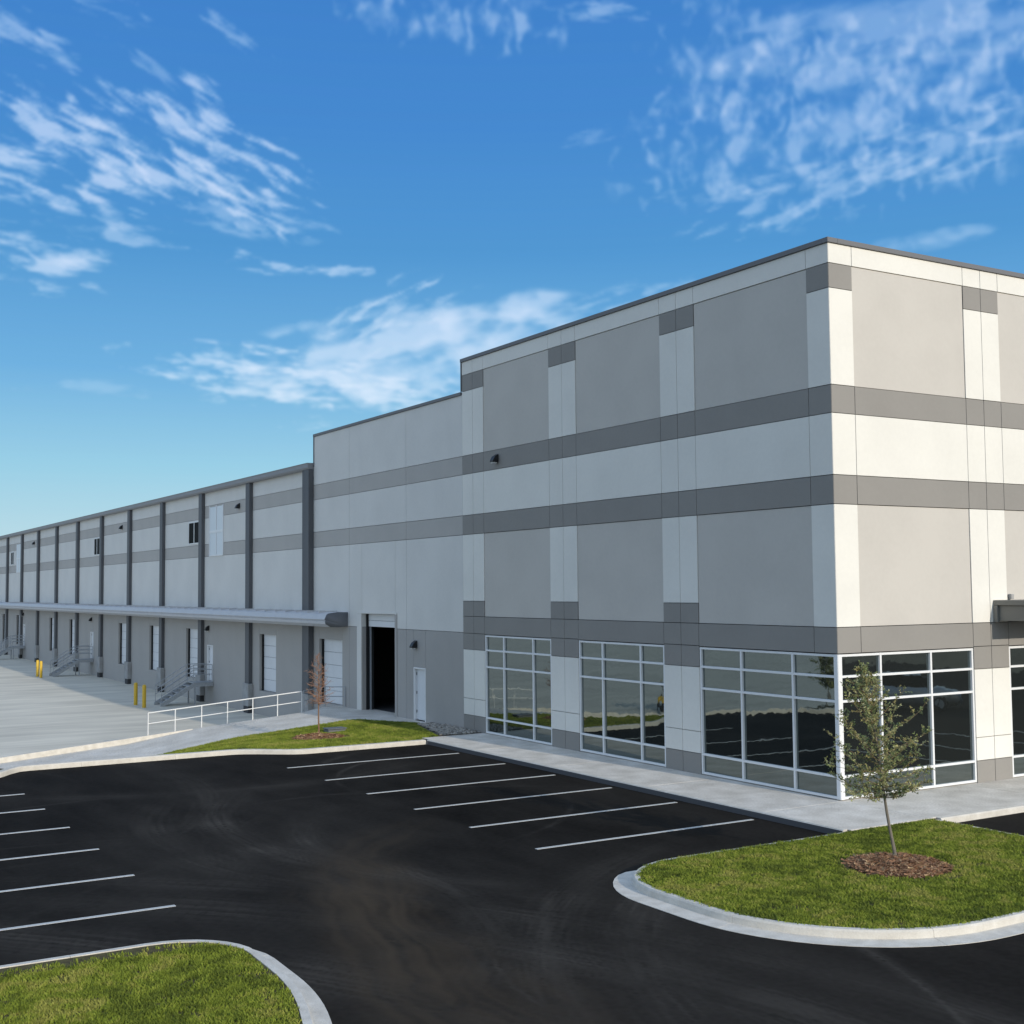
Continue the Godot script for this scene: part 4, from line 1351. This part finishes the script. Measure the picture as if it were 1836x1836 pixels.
func stairs() -> void:
	var t := Node3D.new()
	var g: Material = M["galvanized"]
	var w := 0.64
	var z0 := 1.16
	var n := 7
	var rise := 1.262 / n
	var run := 0.28
	var zf := z0 + run * (n - 1)
	block(t, "landing", Vector3(-w, -0.05, 0.02), Vector3(w, -0.002, z0), g, 0.005)
	for s in [-1.0, 1.0]:
		block(t, "landing_beam", Vector3(s * w - 0.03, -0.24, 0.02), Vector3(s * w + 0.03, -0.05, z0), g)
		var st := begin()
		st.set_smooth_group(-1)
		var x0: float = s * w - 0.03
		var x1: float = s * w + 0.03
		var pr := [Vector2(z0, -0.02), Vector2(zf + 0.22, -1.10), Vector2(zf + 0.22, -1.262), Vector2(zf, -1.262), Vector2(z0, -0.26)]
		for i in pr.size():
			var a: Vector2 = pr[i]
			var b: Vector2 = pr[(i + 1) % pr.size()]
			quad(st, Vector3(x0, a.y, a.x), Vector3(x1, a.y, a.x), Vector3(x1, b.y, b.x), Vector3(x0, b.y, b.x))
		for i in range(1, pr.size() - 1):
			tri(st, Vector3(x1, pr[0].y, pr[0].x), Vector3(x1, pr[i + 1].y, pr[i + 1].x), Vector3(x1, pr[i].y, pr[i].x))
			tri(st, Vector3(x0, pr[0].y, pr[0].x), Vector3(x0, pr[i].y, pr[i].x), Vector3(x0, pr[i + 1].y, pr[i + 1].x))
		part(done(st, g), "stringer", t)
		block(t, "leg", Vector3(s * w - 0.04, -1.262, z0 - 0.12), Vector3(s * w + 0.04, -0.242, z0 - 0.04), g)
		# guard: three sloping rails, posts and the return along the landing
		for h in [0.45, 0.72, 1.0]:
			pipe(t, "handrail", [Vector3(s * w, h, 0.08), Vector3(s * w, h, z0), Vector3(s * w, h - 1.10, zf + 0.16)], 0.021, g)
		for q in [[0.08, 0.0], [z0, -0.03], [z0 + run * 3, -0.03 - rise * 3], [zf + 0.16, -1.12]]:
			pipe(t, "post", [Vector3(s * w, q[1] - 0.02, q[0]), Vector3(s * w, q[1] + 1.0 if q[1] > -1.1 else -0.10, q[0])], 0.021, g)
	for i in range(1, n):
		block(t, "tread", Vector3(-w + 0.03, -rise * i - 0.04, z0 + run * (i - 1) + 0.01), Vector3(w - 0.03, -rise * i, z0 + run * i + 0.02), g)
	var k := 0
	for q in [[-49.67, "nearer", "just beyond the ramp rail"], [-79.75, "middle", "between the other two stairs"], [-108.9, "farthest", "farthest along the truck court"]]:
		var o: Node3D = t if k == 0 else t.duplicate()
		o.position = Vector3(q[0], 0, 0)
		top(o, "metal_stairs", "steel dock stairs with landing and pipe rails %s" % q[2], "stairs", "steel stairs up to the dock doors")
		k += 1

func ramp_rail() -> void:
	var t := top(Node3D.new(), "guard_rail", "white two-bar pipe rail sloping down along the ramp edge", "railing")
	var top_pts := []
	var mid_pts := []
	for i in 7:
		var z := 2.5 + 1.1 * i
		var y := -0.082 * (z - 2.3)
		var foot := y - (0.02 if z < 7.3 else -0.005)
		pipe(t, "post", [Vector3(-29.0, foot, z), Vector3(-29.0, y + 0.90, z)], 0.024, M["rail_white"])
		top_pts.append(Vector3(-29.0, y + 0.90, z))
		mid_pts.append(Vector3(-29.0, y + 0.47, z))
	pipe(t, "rail", top_pts, 0.024, M["rail_white"])
	pipe(t, "rail", mid_pts, 0.02, M["rail_white"])
	var s := top(Node3D.new(), "guard_rail", "short grey pipe rail on the landing in front of the white dock door", "railing")
	var pts := [Vector3(-29.12, 0, 2.36), Vector3(-30.62, 0, 0.74), Vector3(-29.98, 0, 0.05)]
	for p in pts: pipe(s, "post", [p - Vector3.UP * 0.02, p + Vector3.UP * 0.9], 0.022, M["galvanized"])
	for h in [0.9, 0.47]: pipe(s, "rail", [pts[0] + Vector3.UP * h, pts[1] + Vector3.UP * h, pts[2] + Vector3.UP * h], 0.02, M["galvanized"])

func small_things() -> void:
	var b := Node3D.new()
	b.position = Vector3(-21.75, far_lawn_y(-21.75, 4.05) - 0.02, 4.05)
	top(b, "utility_box", "low dark grey utility box in the grass strip near the landing", "utility box")
	block(b, "body", Vector3(-0.24, 0, -0.36), Vector3(0.24, 0.16, 0.36), M["box_grey"], 0.03)
	block(b, "lid", Vector3(-0.27, 0.161, -0.39), Vector3(0.27, 0.20, 0.39), M["box_grey"], 0.015)

func car() -> void:
	# silver hatchback parked in the side lot: only its mirror image in the corner window is in the picture
	var t := top(Node3D.new(), "parked_car", "silver hatchback in the side lot, mirrored in the sunlit corner window", "car")
	t.position = Vector3(15.6, -0.15, -20.6)
	t.rotation.y = 0.92
	var secs := [[-2.12, 0.34, 0.62, 0.55], [-2.0, 0.22, 0.78, 0.80], [-1.3, 0.19, 0.86, 0.87], [-0.6, 0.18, 0.93, 0.89], [0.4, 0.18, 0.95, 0.89], [1.3, 0.20, 0.97, 0.88], [1.9, 0.24, 0.98, 0.82], [2.08, 0.36, 0.86, 0.66]]
	var st := begin()
	var ring := func(s: Array) -> Array:
		var h: float = s[2] - s[1]
		return [Vector3(s[3] * 0.8, s[1], s[0]), Vector3(s[3], s[1] + h * 0.25, s[0]), Vector3(s[3], s[1] + h * 0.7, s[0]), Vector3(s[3] * 0.9, s[2], s[0]), Vector3(-s[3] * 0.9, s[2], s[0]), Vector3(-s[3], s[1] + h * 0.7, s[0]), Vector3(-s[3], s[1] + h * 0.25, s[0]), Vector3(-s[3] * 0.8, s[1], s[0])]
	var skin := func(list: Array, o: SurfaceTool) -> void:
		for i in list.size() - 1:
			var a: Array = ring.call(list[i])
			var b: Array = ring.call(list[i + 1])
			for j in 8:
				o.set_smooth_group(1)
				quad(o, a[j], a[(j + 1) % 8], b[(j + 1) % 8], b[j], true)
		for e in [0, list.size() - 1]:
			var a: Array = ring.call(list[e])
			for j in range(1, 7):
				o.set_smooth_group(-1)
				if e == 0: tri(o, a[0], a[j], a[j + 1])
				else: tri(o, a[0], a[j + 1], a[j])
	skin.call(secs, st)
	part(done(st, M["car_paint"]), "body", t)
	var gh := begin()
	skin.call([[-0.95, 0.86, 0.92, 0.80], [-0.25, 0.88, 1.40, 0.68], [0.6, 0.90, 1.46, 0.68], [1.4, 0.90, 1.38, 0.68], [1.95, 0.92, 1.0, 0.72]], gh)
	part(done(gh, M["car_glass"]), "windows", t)
	block(t, "roof", Vector3(-0.62, 1.40, -0.28), Vector3(0.62, 1.475, 1.45), M["car_paint"], 0.03)
	for z in [-1.28, 1.30]:
		for s in [-1.0, 1.0]:
			var w := Node3D.new()
			w.position = Vector3(s * 0.80, 0.32, z)
			part(w, "wheel", t)
			var ty := begin()
			tube(ty, Vector3(-0.11, 0, 0), Vector3(0.11, 0, 0), 0.32, 0.32, 20, true)
			part(done(ty, M["rubber"]), "tyre", w)
			var ri := begin()
			tube(ri, Vector3(-0.116, 0, 0), Vector3(0.116, 0, 0), 0.20, 0.20, 14, true)
			part(done(ri, M["galvanized"]), "rim", w)

func excavator() -> void:
	# small yellow digger on the court: only its mirror image in the middle window is in the picture
	var t := top(Node3D.new(), "excavator", "small yellow excavator on the court, mirrored in the middle storefront window", "excavator")
	t.position = Vector3(-30.4, -1.262, 18.6)
	t.rotation.y = -0.9
	t.scale = Vector3.ONE * 0.8
	for s in [-1.0, 1.0]: block(t, "track", Vector3(s * 0.5 - 0.16, 0.0, -0.85), Vector3(s * 0.5 + 0.16, 0.42, 0.85), M["rubber"], 0.12)
	block(t, "body", Vector3(-0.6, 0.46, -0.8), Vector3(0.6, 1.0, 0.5), M["yellow"], 0.08)
	block(t, "cab_roof", Vector3(-0.55, 1.85, -0.5), Vector3(0.35, 1.93, 0.5), M["yellow"], 0.03)
	for x in [-0.5, 0.3]:
		for z in [-0.45, 0.45]: block(t, "cab_post", Vector3(x - 0.03, 1.0, z - 0.03), Vector3(x + 0.03, 1.85, z + 0.03), M["lamp_black"])
	var st := begin()
	tube(st, Vector3(0.1, 0.8, 0.5), Vector3(0.1, 2.1, 1.5), 0.13, 0.11, 6)
	part(done(st, M["yellow"]), "boom", t)
	var sk := begin()
	tube(sk, Vector3(0.1, 2.1, 1.5), Vector3(0.1, 0.7, 2.3), 0.11, 0.08, 6)
	part(done(sk, M["yellow"]), "stick", t)
	block(t, "bucket", Vector3(-0.15, 0.1, 2.05), Vector3(0.35, 0.65, 2.5), M["lamp_black"], 0.08)

func _ready() -> void:
	rng.seed = 2024
	camera_and_light()
	materials()
	ground()
	building = top(Node3D.new(), "warehouse_building", "long grey and white tilt-up concrete warehouse with dark bands and glazed corner", "building")
	front_blocks()
	warehouse_wing()
	entry_canopy()
	lawns()
	wall_lamps()
	stairs()
	bollards()
	ramp_rail()
	trees()
	small_things()
	rubble()
	car()
	excavator()
